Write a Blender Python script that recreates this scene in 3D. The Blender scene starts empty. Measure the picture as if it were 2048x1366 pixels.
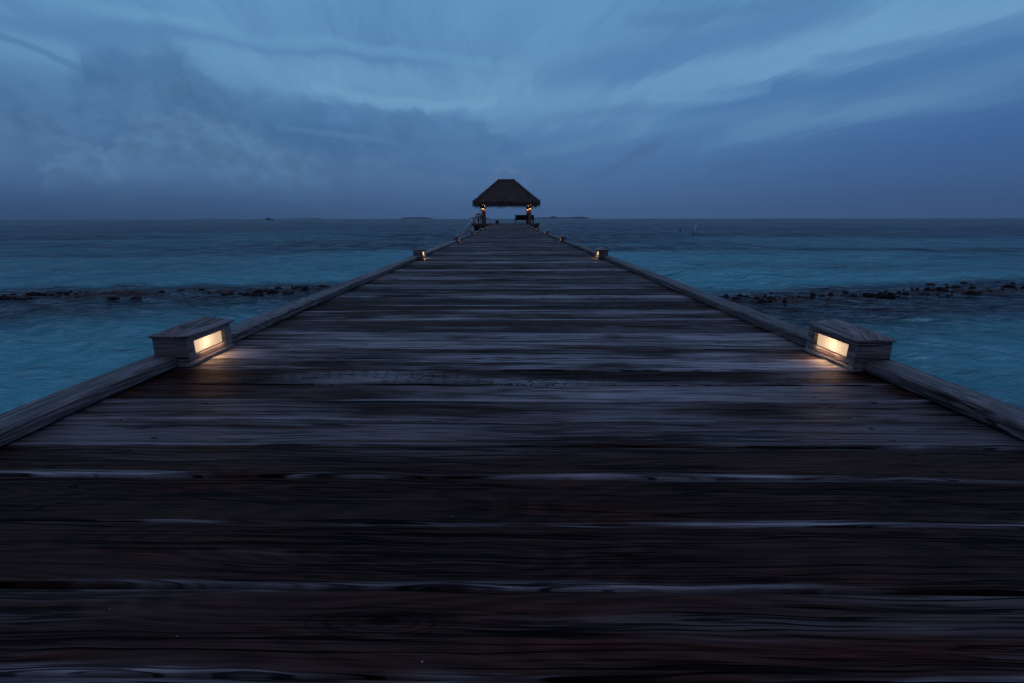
import bpy, bmesh, math, random
import numpy as np
from mathutils import Vector, Matrix, Euler, noise as mnoise

R = math.radians
random.seed(7)
rng = np.random.default_rng(11)
sc = bpy.context.scene
COL = sc.collection

# ------------------------------------------------------------------ camera
CAM = Vector((-0.02, 0.0, 0.50))
F = 1024.0                       # focal length in pixels of the 2048 px wide photograph
PITCH = math.atan(246 / F)
WATER = -1.5                     # water level; the deck top is z = 0
cam_d = bpy.data.cameras.new('camera')
cam = bpy.data.objects.new('camera', cam_d)
COL.objects.link(cam)
cam_d.sensor_width = 36
cam_d.lens = 18
cam_d.clip_start = 0.02
cam_d.clip_end = 60000
cam.location = CAM
cam.rotation_euler = (Matrix.Rotation(-0.0057, 4, 'Z') @ Matrix.Rotation(math.pi / 2 - PITCH, 4, 'X')
                      @ Matrix.Rotation(R(-0.06), 4, 'Z')).to_euler()
sc.camera = cam
CM = cam.rotation_euler.to_matrix()


def ray(px, py):
    return (CM @ Vector(((px - 1024) / F, (683 - py) / F, -1))).normalized()


def on_plane(px, py, z):
    d = ray(px, py)
    t = (z - CAM.z) / d.z
    return CAM + d * t


def at_dist(px, py, Y):
    d = ray(px, py)
    return CAM + d * ((Y - CAM.y) / d.y)


# ------------------------------------------------------------------ object helpers
def tag(o, label=None, cat=None, group=None, kind=None):
    if label: o['label'] = label
    if cat: o['category'] = cat
    if group: o['group'] = group
    if kind: o['kind'] = kind
    return o


def empty(name, loc, rz=0.0):
    o = bpy.data.objects.new(name, None)
    COL.objects.link(o)
    o.location = loc
    o.rotation_euler = (0, 0, rz)
    o.empty_display_size = 0.1
    return o


class MB:
    """collects boxes, tubes and loose faces; build() links them as one mesh object"""

    def __init__(self):
        self.v, self.f, self.s = [], [], []

    def face(self, pts, smooth=False):
        b = len(self.v)
        self.v += [tuple(p) for p in pts]
        self.f.append(tuple(range(b, b + len(pts))))
        self.s.append(smooth)

    def box(self, lo, hi, rot=None, org=None, taper=None):
        b = len(self.v)
        x0, y0, z0 = lo
        x1, y1, z1 = hi
        P = [Vector(p) for p in ((x0, y0, z0), (x1, y0, z0), (x1, y1, z0), (x0, y1, z0),
                                 (x0, y0, z1), (x1, y0, z1), (x1, y1, z1), (x0, y1, z1))]
        if taper:
            cx, cy = (x0 + x1) / 2, (y0 + y1) / 2
            for p in P[4:]:
                p.x = cx + (p.x - cx) * taper
                p.y = cy + (p.y - cy) * taper
        if rot is not None:
            o = Vector(org) if org is not None else Vector(((x0 + x1) / 2, (y0 + y1) / 2, (z0 + z1) / 2))
            P = [rot @ (p - o) + o for p in P]
        self.v += [tuple(p) for p in P]
        for q in ((0, 3, 2, 1), (4, 5, 6, 7), (0, 1, 5, 4), (1, 2, 6, 5), (2, 3, 7, 6), (3, 0, 4, 7)):
            self.f.append(tuple(b + i for i in q))
            self.s.append(False)

    def tube(self, pts, rad, n=8, cap=True):
        pts = [Vector(p) for p in pts]
        if not isinstance(rad, (list, tuple)): rad = [rad] * len(pts)
        b0 = len(self.v)
        for i, p in enumerate(pts):
            t = (pts[min(i + 1, len(pts) - 1)] - pts[max(i - 1, 0)]).normalized()
            a = t.orthogonal().normalized() if abs(t.z) > .99 else t.cross(Vector((0, 0, 1))).normalized()
            c = t.cross(a)
            for k in range(n):
                w = 2 * math.pi * k / n
                self.v.append(tuple(p + (a * math.cos(w) + c * math.sin(w)) * rad[i]))
        for i in range(len(pts) - 1):
            for k in range(n):
                self.f.append((b0 + i * n + k, b0 + i * n + (k + 1) % n, b0 + (i + 1) * n + (k + 1) % n, b0 + (i + 1) * n + k))
                self.s.append(True)
        if cap:
            self.f.append(tuple(b0 + k for k in range(n - 1, -1, -1))); self.s.append(False)
            e = b0 + (len(pts) - 1) * n
            self.f.append(tuple(e + k for k in range(n))); self.s.append(False)

    def lathe(self, prof, n=20, org=(0, 0, 0)):
        b0 = len(self.v)
        for r, z in prof:
            for k in range(n):
                w = 2 * math.pi * k / n
                self.v.append((org[0] + r * math.cos(w), org[1] + r * math.sin(w), org[2] + z))
        for i in range(len(prof) - 1):
            for k in range(n):
                self.f.append((b0 + i * n + k, b0 + i * n + (k + 1) % n, b0 + (i + 1) * n + (k + 1) % n, b0 + (i + 1) * n + k))
                self.s.append(True)
        self.f.append(tuple(b0 + k for k in range(n - 1, -1, -1))); self.s.append(False)
        e = b0 + (len(prof) - 1) * n
        self.f.append(tuple(e + k for k in range(n))); self.s.append(False)

    def build(self, name, mat, parent=None, bevel=0.0):
        me = bpy.data.meshes.new(name)
        me.from_pydata(self.v, [], self.f)
        me.polygons.foreach_set('use_smooth', self.s)
        me.materials.append(mat)
        me.update()
        o = bpy.data.objects.new(name, me)
        COL.objects.link(o)
        if parent is not None: o.parent = parent
        if bevel:
            m = o.modifiers.new('bevel', 'BEVEL')
            m.width = bevel
            m.segments = 2
            m.limit_method = 'ANGLE'
            m.angle_limit = R(25)
            m.harden_normals = False
        return o


def mesh_np(name, verts, quads, mat, parent=None, smooth=True, attrs=None):
    me = bpy.data.meshes.new(name)
    me.vertices.add(len(verts))
    me.vertices.foreach_set('co', np.asarray(verts, dtype=np.float32).ravel())
    nq = len(quads)
    me.loops.add(nq * 4)
    me.loops.foreach_set('vertex_index', np.asarray(quads, dtype=np.int32).ravel())
    me.polygons.add(nq)
    me.polygons.foreach_set('loop_start', np.arange(nq, dtype=np.int32) * 4)
    me.polygons.foreach_set('loop_total', np.full(nq, 4, dtype=np.int32))
    me.polygons.foreach_set('use_smooth', np.full(nq, smooth))
    for k, (typ, dat) in (attrs or {}).items():
        a = me.attributes.new(k, typ, 'POINT')
        a.data.foreach_set('vector' if typ == 'FLOAT_VECTOR' else 'value', np.asarray(dat, dtype=np.float32).ravel())
    me.materials.append(mat)
    me.update(calc_edges=True)
    me.validate()
    o = bpy.data.objects.new(name, me)
    COL.objects.link(o)
    if parent is not None: o.parent = parent
    return o


def copy_tree(o, parent=None):
    c = o.copy()
    COL.objects.link(c)
    c.parent = parent
    for ch in list(o.children): copy_tree(ch, c)
    return c


# ------------------------------------------------------------------ node helpers
class G:
    def __init__(self, nt):
        self.nt = nt

    def put(self, node, i, v):
        s = node.inputs[i]
        if isinstance(v, bpy.types.NodeSocket):
            self.nt.links.new(v, s)
        elif v is not None:
            if isinstance(v, (tuple, list)) and len(v) == 3 and s.type == 'RGBA': v = (*v, 1)
            s.default_value = v

    def m(self, op, a, b=None, c=None, clamp=False):
        n = self.nt.nodes.new('ShaderNodeMath')
        n.operation = op
        n.use_clamp = clamp
        for i, v in enumerate((a, b, c)):
            if v is not None: self.put(n, i, v)
        return n.outputs[0]

    def add(self, a, b): return self.m('ADD', a, b)
    def sub(self, a, b): return self.m('SUBTRACT', a, b)
    def mul(self, a, b): return self.m('MULTIPLY', a, b)
    def mulc(self, a, b): return self.m('MULTIPLY', a, b, clamp=True)

    def ss(self, x, lo, hi):
        n = self.nt.nodes.new('ShaderNodeMapRange')
        n.interpolation_type = 'SMOOTHSTEP'
        self.put(n, 0, x); self.put(n, 1, lo); self.put(n, 2, hi)
        n.inputs[3].default_value = 0; n.inputs[4].default_value = 1
        return n.outputs[0]

    def lin(self, x, lo, hi, a, b):
        n = self.nt.nodes.new('ShaderNodeMapRange')
        for i, v in enumerate((x, lo, hi, a, b)): self.put(n, i, v)
        return n.outputs[0]

    def mix(self, f, a, b, mode='MIX'):
        n = self.nt.nodes.new('ShaderNodeMix')
        n.data_type = 'RGBA'
        n.blend_type = mode
        for i, v in ((0, f), (6, a), (7, b)): self.put(n, i, v)
        return n.outputs[2]

    def xyz(self, x, y, z):
        n = self.nt.nodes.new('ShaderNodeCombineXYZ')
        for i, v in enumerate((x, y, z)): self.put(n, i, v)
        return n.outputs[0]

    def sep(self, v):
        n = self.nt.nodes.new('ShaderNodeSeparateXYZ')
        self.put(n, 0, v)
        return n.outputs[0], n.outputs[1], n.outputs[2]

    def noise(self, vec, scale=1.0, detail=2.0, rough=0.5, dist=0.0, col=False):
        n = self.nt.nodes.new('ShaderNodeTexNoise')
        self.put(n, 'Vector', vec)
        n.inputs['Scale'].default_value = scale
        n.inputs['Detail'].default_value = detail
        n.inputs['Roughness'].default_value = rough
        n.inputs['Distortion'].default_value = dist
        return n.outputs[1 if col else 0]

    def attr(self, name):
        n = self.nt.nodes.new('ShaderNodeAttribute')
        n.attribute_name = name
        return n

    def curve(self, x, pts, handle='AUTO'):
        n = self.nt.nodes.new('ShaderNodeFloatCurve')
        self.put(n, 1, x)
        c = n.mapping.curves[0]
        while len(c.points) < len(pts): c.points.new(0.5, 0.5)
        for p, (a, b) in zip(c.points, sorted(pts)):
            p.location = (a, b)
            p.handle_type = handle
        n.mapping.update()
        return n.outputs[0]

    def ramp(self, x, stops, interp='LINEAR'):
        n = self.nt.nodes.new('ShaderNodeValToRGB')
        self.put(n, 0, x)
        cr = n.color_ramp
        cr.interpolation = interp
        while len(cr.elements) < len(stops): cr.elements.new(0.5)
        for e, (p, c) in zip(cr.elements, stops):
            e.position = p
            e.color = (*c, 1)
        return n.outputs[0]

    def bump(self, h, dist, strength=1.0, normal=None):
        n = self.nt.nodes.new('ShaderNodeBump')
        n.inputs['Strength'].default_value = strength
        n.inputs['Distance'].default_value = dist
        self.put(n, 'Height', h)
        if normal is not None: self.put(n, 'Normal', normal)
        return n.outputs[0]


def new_mat(name):
    m = bpy.data.materials.new(name)
    m.use_nodes = True
    m.node_tree.nodes.clear()
    g = G(m.node_tree)
    out = m.node_tree.nodes.new('ShaderNodeOutputMaterial')
    p = m.node_tree.nodes.new('ShaderNodeBsdfPrincipled')
    m.node_tree.links.new(p.outputs[0], out.inputs[0])
    return m, g, p


def wood_mat(name, dark, mid, light, axis='attr', wear=0.5, rough=(0.35, 0.6), deck=False, bump=0.0025, ior=1.45):
    m, g, p = new_mat(name)
    if axis == 'attr':
        x, y, z = g.sep(g.attr('wc').outputs['Vector'])
        rnd = g.attr('rnd').outputs['Fac']
    else:
        tc = m.node_tree.nodes.new('ShaderNodeTexCoord')
        a = g.sep(tc.outputs['Object'])
        oi = m.node_tree.nodes.new('ShaderNodeObjectInfo')
        rnd = oi.outputs['Random']
        x, y, z = {'x': (a[0], a[1], a[2]), 'y': (a[1], a[0], a[2]), 'z': (a[2], a[0], a[1])}[axis]
        if axis == 'y':
            ny = g.m('GREATER_THAN', g.m('ABSOLUTE', g.sep(tc.outputs['Normal'])[1]), .7)
            x, y = g.add(g.mul(ny, a[0]), g.mul(g.sub(1.0, ny), a[1])), g.add(g.mul(ny, a[2]), g.mul(g.sub(1.0, ny), a[0]))
            z = g.mul(g.sub(1.0, ny), a[2])
        x = g.add(x, g.mul(rnd, 61.0))
        z = g.add(z, g.mul(rnd, 7.0))
    yz = g.add(y, g.mul(z, 0.83)) if axis != 'attr' else y
    # broad field whose contours are the annual rings (cathedral grain and knots)
    fld = g.noise(g.xyz(g.mul(x, 1.15), g.mul(y, 7.5), g.mul(z, 7.5)), 1.0, 1.5, 0.45)
    rings = g.m('SINE', g.mul(fld, 150.0))
    rings = g.add(g.mul(rings, 0.5), 0.5)
    wob = g.noise(g.xyz(g.mul(x, 1.7), g.mul(y, 5.0), g.mul(z, 5.0)), 1.0, 2.0)
    wob2 = g.noise(g.xyz(g.mul(x, 6.5), g.mul(y, 14.0), g.mul(z, 14.0)), 1.0, 1.0)
    yw = g.add(y, g.add(g.mul(g.sub(wob, 0.5), 0.045), g.mul(g.sub(wob2, 0.5), 0.010)))
    fibre = g.noise(g.xyz(g.mul(x, 14.0), g.mul(yw, 420.0), g.mul(z, 420.0)), 1.0, 2.0, 0.6)
    mids = g.noise(g.xyz(g.mul(x, 2.6), g.mul(yw, 85.0), g.mul(z, 85.0)), 1.0, 3.0, 0.6)
    broad = g.noise(g.xyz(g.mul(x, 0.8), g.mul(yw, 11.0), g.mul(z, 11.0)), 1.0, 3.0, 0.55)
    ck = g.noise(g.xyz(g.mul(x, 1.05), g.mul(yw, 42.0), g.mul(z, 42.0)), 1.0, 2.0, 0.5)
    ckm = g.noise(g.xyz(g.add(g.mul(x, 1.3), 9.0), g.mul(y, 16.0), g.mul(z, 16.0)), 1.0, 1.0)
    ck2 = g.noise(g.xyz(g.add(g.mul(x, 1.9), 4.0), g.mul(yw, 95.0), g.mul(z, 95.0)), 1.0, 2.0, 0.5)
    ck3 = g.noise(g.xyz(g.add(g.mul(x, 2.6), 14.0), g.mul(g.add(yw, g.mul(x, .012)), 150.0), g.mul(z, 150.0)), 1.0, 1.0, 0.5)
    crack3 = g.mul(g.ss(g.m('ABSOLUTE', g.sub(ck3, 0.5)), 0.045, 0.015), g.ss(g.noise(g.xyz(g.mul(x, 2.0), g.mul(y, 24.0), g.add(z, 40.0)), 1.0, 2.0), 0.50, 0.56))
    crack2 = g.mul(g.ss(g.m('ABSOLUTE', g.sub(ck2, 0.5)), 0.035, 0.008), g.ss(broad, 0.52, 0.57))
    crack = g.mul(g.ss(g.m('ABSOLUTE', g.sub(ck, 0.5)), 0.030, 0.008), g.ss(ckm, 0.46, 0.56))
    crack = g.m('MAXIMUM', crack, g.m('MAXIMUM', g.mul(crack2, .9), g.mul(crack3, .85)))
    # drying checks: separate thin lines that open and close along the grain
    for freq, lo_, hi_, wmax, off in ((52.0, .50, .70, .11, 3.0), (115.0, .54, .76, .12, 8.0)):
        tt = g.mul(g.add(yw, g.mul(z, 0.9 if axis != 'attr' else 0.0)), freq)
        idn = g.m('FLOOR', tt)
        jit = g.noise(g.xyz(g.mul(x, 1.4), g.mul(idn, 7.71), g.add(g.mul(rnd, 19.0), off)), 1.0, 2.0)
        ff = g.add(g.sub(g.m('FRACT', tt), .5), g.mul(g.sub(jit, .5), .75))
        mk = g.noise(g.xyz(g.add(g.mul(x, 2.3), g.mul(idn, 13.7)), g.mul(idn, 3.37), g.add(g.mul(rnd, 9.0), off)), 1.0, 3.0, .55)
        wd = g.lin(mk, lo_, hi_, 0.0, wmax)
        ln = g.mul(g.ss(g.m('ABSOLUTE', ff), wd, g.mul(wd, .45)), g.ss(wd, .004, .02))
        crack = g.m('MAXIMUM', crack, ln)
    tone = g.add(g.add(g.mul(mids, 0.42 if deck else 0.36), g.mul(rings, 0.14 if deck else 0.15)), g.add(g.mul(fibre, 0.36), g.mul(g.sub(rnd, 0.5), 0.22)))
    col = g.mix(g.ss(tone, 0.34, 0.72), dark, mid)
    wear_sheen = g.ss(g.add(g.add(g.mul(broad, 0.75), g.mul(mids, 0.3)), g.mul(g.sub(rnd, 0.5), 0.2)), 0.62 - 0.2 * wear + 0.05, 0.85 - 0.2 * wear + 0.05)
    wet = None
    if deck:
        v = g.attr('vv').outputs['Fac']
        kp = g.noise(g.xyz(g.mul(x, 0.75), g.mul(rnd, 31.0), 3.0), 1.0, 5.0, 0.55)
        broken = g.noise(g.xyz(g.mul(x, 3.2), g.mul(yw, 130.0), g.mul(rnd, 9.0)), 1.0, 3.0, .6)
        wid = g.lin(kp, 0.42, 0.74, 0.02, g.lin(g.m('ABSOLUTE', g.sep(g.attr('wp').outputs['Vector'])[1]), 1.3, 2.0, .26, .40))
        near = g.ss(v, wid, g.mul(wid, 0.08))  # pale edge strip: weathered wood plus sky sheen painted into the colour
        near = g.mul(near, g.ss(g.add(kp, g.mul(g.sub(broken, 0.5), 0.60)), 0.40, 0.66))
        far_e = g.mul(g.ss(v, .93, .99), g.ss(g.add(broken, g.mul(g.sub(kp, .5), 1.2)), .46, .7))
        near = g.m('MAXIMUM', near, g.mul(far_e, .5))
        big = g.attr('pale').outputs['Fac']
        pale_sheen = g.mul(big, g.ss(g.add(g.add(g.mul(broad, .85), g.mul(kp, .6)), g.mul(g.sub(broken, .5), .70)), 0.53, 0.84))  # pale patches: wet sky reflection painted as bleached wood colour
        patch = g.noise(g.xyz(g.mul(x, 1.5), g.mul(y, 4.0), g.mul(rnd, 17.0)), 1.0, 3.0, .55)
        pale_sheen = g.mul(pale_sheen, g.ss(patch, .34, .54))
        wear_sheen = g.m('MAXIMUM', g.m('MAXIMUM', g.mul(wear_sheen, 0.16), g.mul(near, .66)), pale_sheen)  # real wear joined with the painted sheen
        red = g.noise(g.xyz(g.mul(x, 1.3), g.mul(y, 9.0), g.mul(rnd, 23.0)), 1.0, 2.0)
        mid2 = g.noise(g.xyz(g.mul(x, 2.6), g.mul(yw, 210.0), 2.0), 1.0, 3.0, .65)
        col = g.mix(g.mul(g.ss(mid2, .46, .40), .30), col, (0.0050, 0.003, 0.003))
        col = g.mix(g.mul(g.ss(mid2, .60, .66), .30), col, g.mix(1.0, col, (2.1, 2.0, 2.0), 'MULTIPLY'))
        col = g.mix(g.mulc(g.ss(red, 0.52, 0.72), 0.65), col, g.mix(1.0, col, (1.75, 1.0, 0.72), 'MULTIPLY'))
    col = g.mix(wear_sheen, col, g.mix(g.ss(fibre, .25, .75), light, tuple(c * 0.55 for c in light)))
    col = g.mix(g.mul(crack, 0.96), col, (0.0012, 0.001, 0.0012))
    h = g.add(g.mul(mids, 0.55), g.add(g.mul(fibre, 0.22), g.add(g.mul(rings, 0.12), g.mul(broad, 0.4))))
    h = g.sub(h, g.mul(crack, 1.3))
    if deck:
        kv = m.node_tree.nodes.new('ShaderNodeTexVoronoi')
        g.put(kv, 'Vector', g.xyz(g.add(g.mul(x, 1.15), g.mul(g.sub(wob, .5), .12)), g.mul(y, 3.6), g.mul(rnd, 13.0)))
        kv.inputs['Scale'].default_value = 1.0
        ksel = g.ss(g.sep(kv.outputs['Color'])[0], .45, .55)
        kw = g.noise(g.xyz(g.mul(x, 7.0), g.mul(y, 26.0), g.mul(rnd, 11.0)), 1.0, 3.0, .6)
        kd = g.add(kv.outputs['Distance'], g.mul(g.sub(kw, .5), .09))
        kring = g.mul(g.m('SINE', g.mul(kd, 260.0)), g.ss(kd, .17, .05))
        kcore = g.mul(ksel, g.ss(kd, .045, .02))
        khalo = g.mul(ksel, g.mul(g.ss(kring, .1, .9), .5))
        col = g.mix(khalo, col, (0.004, 0.0028, 0.0026))
        col = g.mix(g.mul(kcore, .9), col, (0.0022, 0.0017, 0.0017))
        h = g.sub(h, g.add(g.mul(kcore, .6), g.mul(khalo, .25)))
        geo = m.node_tree.nodes.new('ShaderNodeNewGeometry')
        X, Y, Z = g.sep(geo.outputs['Position'])
        # nail dents, two to a board on both sides
        ax = g.sub(g.m('ABSOLUTE', g.add(X, g.mul(g.sub(rnd, .5), 0.03))), 0.86)
        av = g.sub(g.m('ABSOLUTE', g.sub(v, 0.5)), g.lin(rnd, 0, 1, 0.20, 0.30))
        axm = g.m('ABSOLUTE', ax)
        dn = g.m('SQRT', g.add(g.m('POWER', g.mul(axm, 0.6), 2.0), g.m('POWER', g.mul(av, 0.142), 2.0)))
        nail = g.ss(dn, 0.0058, 0.0036)
        col = g.mix(g.mul(nail, 0.85), col, (0.004, 0.0035, 0.004))
        h = g.sub(h, g.mul(nail, 1.0))
        # one board checked into little blocks
        al = g.attr('checked').outputs['Fac']
        br = m.node_tree.nodes.new('ShaderNodeTexVoronoi')
        br.feature = 'DISTANCE_TO_EDGE'
        g.put(br, 'Vector', g.xyz(g.mul(g.add(x, g.mul(wob, .05)), 26.0), g.mul(y, 55.0), 0.0))
        br.inputs['Scale'].default_value = 1.0
        br.inputs['Randomness'].default_value = 0.55
        alm = g.mul(g.mul(al, g.ss(br.outputs[0], 0.07, 0.02)), g.ss(g.noise(g.xyz(g.mul(x, 2.2), g.mul(y, 14.0), 1.0), 1.0, 1.0), 0.36, 0.5))
        col = g.mix(g.mul(alm, 0.85), col, (0.005, 0.004, 0.004))
        h = g.sub(h, g.mul(alm, 0.6))
        # salt and sand specks
        vo = m.node_tree.nodes.new('ShaderNodeTexVoronoi')
        g.put(vo, 'Vector', g.xyz(X, Y, 0.0))
        vo.inputs['Scale'].default_value = 42.0
        vr = g.sep(vo.outputs['Color'])[0]
        clus = g.noise(g.xyz(X, Y, 5.0), 3.2, 2.0)
        spk = g.mul(g.ss(vo.outputs['Distance'], g.mul(vr, 0.075), 0.0), g.mul(g.ss(vr, 0.86, 0.9), g.ss(clus, 0.50, 0.62)))
        spk = g.ss(spk, 0.15, 0.3)
        col = g.mix(spk, col, (0.42, 0.44, 0.48))
    ro = g.add(g.lin(mids, 0.3, 0.7, rough[0], rough[1]), g.mul(wear_sheen, 0.02))
    g.put(p, 'Base Color', col)
    g.put(p, 'Roughness', ro)
    p.inputs['IOR'].default_value = ior
    if deck: g.put(p, 'Specular IOR Level', g.lin(wear_sheen, 0.0, 0.7, 0.07, 0.55))
    g.put(p, 'Normal', g.bump(h, bump, 1.0))
    return m


def plain(name, col, rough=0.6, metal=0.0, var=0.25, scale=6.0, bump=0.0):
    m, g, p = new_mat(name)
    tc = m.node_tree.nodes.new('ShaderNodeTexCoord')
    n = g.noise(tc.outputs['Object'], scale, 4.0, 0.6)
    g.put(p, 'Base Color', g.mix(n, tuple(c * (1 - var) for c in col), tuple(min(1, c * (1 + var)) for c in col)))
    p.inputs['Roughness'].default_value = rough
    p.inputs['Metallic'].default_value = metal
    if bump: g.put(p, 'Normal', g.bump(n, bump))
    return m


def glow_mat(name, col, strength):
    m, g, p = new_mat(name)
    p.inputs['Base Color'].default_value = (*[min(1, c * .5) for c in col], 1)
    p.inputs['Emission Color'].default_value = (*col, 1)
    p.inputs['Emission Strength'].default_value = strength
    return m


# ------------------------------------------------------------------ materials
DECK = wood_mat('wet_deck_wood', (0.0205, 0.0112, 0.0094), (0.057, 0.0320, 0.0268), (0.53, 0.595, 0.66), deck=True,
                wear=0.35, rough=(0.45, 0.70), bump=0.0060, ior=1.33)  # palest tone: bleached wood and the painted blue-white sheen
KERB = wood_mat('grey_kerb_wood', (0.06, 0.06, 0.063), (0.26, 0.25, 0.26), (0.46, 0.45, 0.455), axis='y', wear=0.45, rough=(0.5, 0.7), bump=0.002)
BOXW = wood_mat('grey_lamp_wood', (0.17, 0.165, 0.17), (0.38, 0.365, 0.37), (0.56, 0.54, 0.54), axis='y', wear=0.45, rough=(0.5, 0.7), bump=0.0016)
CAPW = wood_mat('grey_cap_wood', (0.13, 0.128, 0.135), (0.31, 0.30, 0.31), (0.48, 0.47, 0.475), axis='y', wear=0.4, rough=(0.45, 0.65), bump=0.0026)
DARKW = wood_mat('dark_beam_wood', (0.012, 0.010, 0.010), (0.03, 0.026, 0.026), (0.06, 0.055, 0.055), axis='x', wear=0.2)
POSTW = wood_mat('brown_post_wood', (0.15, 0.10, 0.08), (0.38, 0.25, 0.20), (0.46, 0.34, 0.30), axis='z', wear=0.3)
FASCIA = wood_mat('brown_fascia_wood', (0.11, 0.083, 0.064), (0.30, 0.215, 0.17), (0.38, 0.31, 0.26), axis='x', wear=0.3)
BENCHW = wood_mat('dark_bench_wood', (0.012, 0.008, 0.007), (0.035, 0.022, 0.019), (0.06, 0.04, 0.035), axis='x', wear=0.2)
PILEW = wood_mat('pile_wood', (0.015, 0.014, 0.014), (0.05, 0.046, 0.044), (0.09, 0.085, 0.08), axis='z', wear=0.2)

SCREW = plain('rusty_screw', (0.03, 0.02, 0.016), .6, .5)
# frosted diffuser: a translucent pane with a lit bulb behind it
PANE, g, p = new_mat('frosted_lamp_pane')
tr = PANE.node_tree.nodes.new('ShaderNodeBsdfTranslucent')
tr.inputs[0].default_value = (0.85, 0.8, 0.72, 1)
p.inputs['Base Color'].default_value = (0.5, 0.47, 0.42, 1)
p.inputs['Roughness'].default_value = 0.35
p.inputs['Emission Color'].default_value = (1.0, 0.64, 0.34, 1)
p.inputs['Emission Strength'].default_value = 0.50
ad = PANE.node_tree.nodes.new('ShaderNodeAddShader')
PANE.node_tree.links.new(tr.outputs[0], ad.inputs[0])
PANE.node_tree.links.new(p.outputs[0], ad.inputs[1])
PANE.node_tree.links.new(ad.outputs[0], [n for n in PANE.node_tree.nodes if n.type == 'OUTPUT_MATERIAL'][0].inputs[0])
PANE_FAR = glow_mat('distant_lamp_pane', (1.0, 0.50, 0.18), 4.5)
BULBG = plain('frosted_bulb', (0.7, 0.7, 0.68), .3)

# ------------------------------------------------------------------ jetty deck
PITCHB = 0.1475
jetty = tag(empty('jetty', (0, 0, 0)), 'long weathered wooden jetty of wet dark planks leading out to the thatched pavilion', 'jetty')
END = 51.5
NEARB = [.467, .610, .768, .925, 1.070, 1.217]
HALF = 1.25


def plank_rows():
    V, Q, WC, RN, VV, PL, CH, WP = [], [], [], [], [], [], [], []
    base = 0
    k = -26
    prof_v = np.array([0.0, 0.0, 0.007, 0.025, 0.12, 0.25, 0.4, 0.55, 0.7, 0.82, 0.92, 0.975, 0.993, 1.0, 1.0])
    prof_z = np.array([-.030, -.0034, -.0013, -.0002, 0, 0, 0, 0, 0, 0, 0, -.0002, -.0013, -.0034, -.030])
    nv = len(prof_v)
    while True:
        y0 = NEARB[k + 2] if -2 <= k <= 3 else (NEARB[0] + PITCHB * (k + 2) if k < 0 else NEARB[5] + PITCHB * (k - 3))
        if y0 > END - 0.02: break
        gap = (0.0030 if y0 < 1.3 else 0.0055) + 0.0024 * random.random()
        w = (NEARB[k + 3] - y0 if -2 <= k < 3 else PITCHB) - gap
        if y0 + w > END: w = END - y0
        near = y0 < 6
        nx = 110 if -0.2 < y0 < 3 else (60 if near else 26)
        rot = 0.021 + random.gauss(0, .0012) if y0 < 1.3 else (0.021 * max(0, 1 - (y0 - 1.3) / 1.7)) + random.gauss(0, .0012)
        # neighbouring boards may not cross: the turn changes slowly
        xs = np.linspace(-HALF + random.uniform(-.006, .006), HALF + random.uniform(-.006, .006), nx)
        r = random.random()
        ph = rng.uniform(0, 6.28, 10)
        cup = random.uniform(-0.0004, 0.0040)
        tilt = random.gauss(0, .0008)
        crown = sum(np.sin(xs * f + ph[i]) * a for i, (f, a) in enumerate(((1.1, .0012), (2.3, .0008), (5.1, .0004))))
        e0 = sum(np.sin(xs * f + ph[3 + i]) * a for i, (f, a) in enumerate(((1.7, .0010), (6.3, .0006), (17., .0004))))
        e1 = sum(np.sin(xs * f + ph[6 + i]) * a for i, (f, a) in enumerate(((1.5, .0010), (7.1, .0006), (19., .0004))))
        off = random.gauss(0, .0008)
        vv = prof_v[None, :]
        yl = (e0[:, None] + (w + e1[:, None] - e0[:, None]) * vv)
        zz = prof_z[None, :] + cup * ((2 * vv - 1) ** 2 - .3) + tilt * (2 * vv - 1) + crown[:, None] + off
        yy = y0 + yl - rot * xs[:, None]
        xx = np.repeat(xs[:, None], nv, 1)
        V.append(np.stack([xx, yy, zz], -1).reshape(-1, 3))
        WC.append(np.stack([xx + r * 71 + k * 3.1, yl + k * .391, np.full_like(xx, r * 5)], -1).reshape(-1, 3))
        WP.append(np.stack([xx, yy, zz], -1).reshape(-1, 3))
        RN.append(np.full(nx * nv, r))
        VV.append(np.repeat(vv, nx, 0).ravel())
        yc = y0 + w / 2
        pale = 0.0  # amount of painted sky sheen on this board
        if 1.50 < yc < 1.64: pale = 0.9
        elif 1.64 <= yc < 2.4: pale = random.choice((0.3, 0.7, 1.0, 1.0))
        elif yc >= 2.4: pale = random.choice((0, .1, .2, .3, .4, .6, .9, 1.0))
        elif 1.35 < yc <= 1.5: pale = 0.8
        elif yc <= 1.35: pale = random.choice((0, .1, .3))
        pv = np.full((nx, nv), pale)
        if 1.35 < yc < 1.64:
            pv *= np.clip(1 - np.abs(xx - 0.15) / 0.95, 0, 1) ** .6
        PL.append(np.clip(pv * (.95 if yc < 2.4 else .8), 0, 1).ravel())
        ch = np.zeros((nx, nv))
        if 1.50 < yc < 1.645: ch = np.clip((0.45 - xx) / 0.3, 0, 1) * np.clip((xx + 1.0) / .2, 0, 1)
        CH.append(ch.ravel())
        i, j = np.meshgrid(np.arange(nx - 1), np.arange(nv - 1), indexing='ij')
        a = base + i * nv + j
        Q.append(np.stack([a, a + nv, a + nv + 1, a + 1], -1).reshape(-1, 4))
        # end grain
        e = np.array([[base, base + 1, base + nv - 2, base + nv - 1]])
        e2 = e + (nx - 1) * nv
        Q.append(e); Q.append(e2[:, ::-1])
        base += nx * nv
        k += 1
    cat = np.concatenate
    return cat(V), cat(Q), cat(WC), cat(RN), cat(VV), cat(PL), cat(CH), cat(WP)


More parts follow.
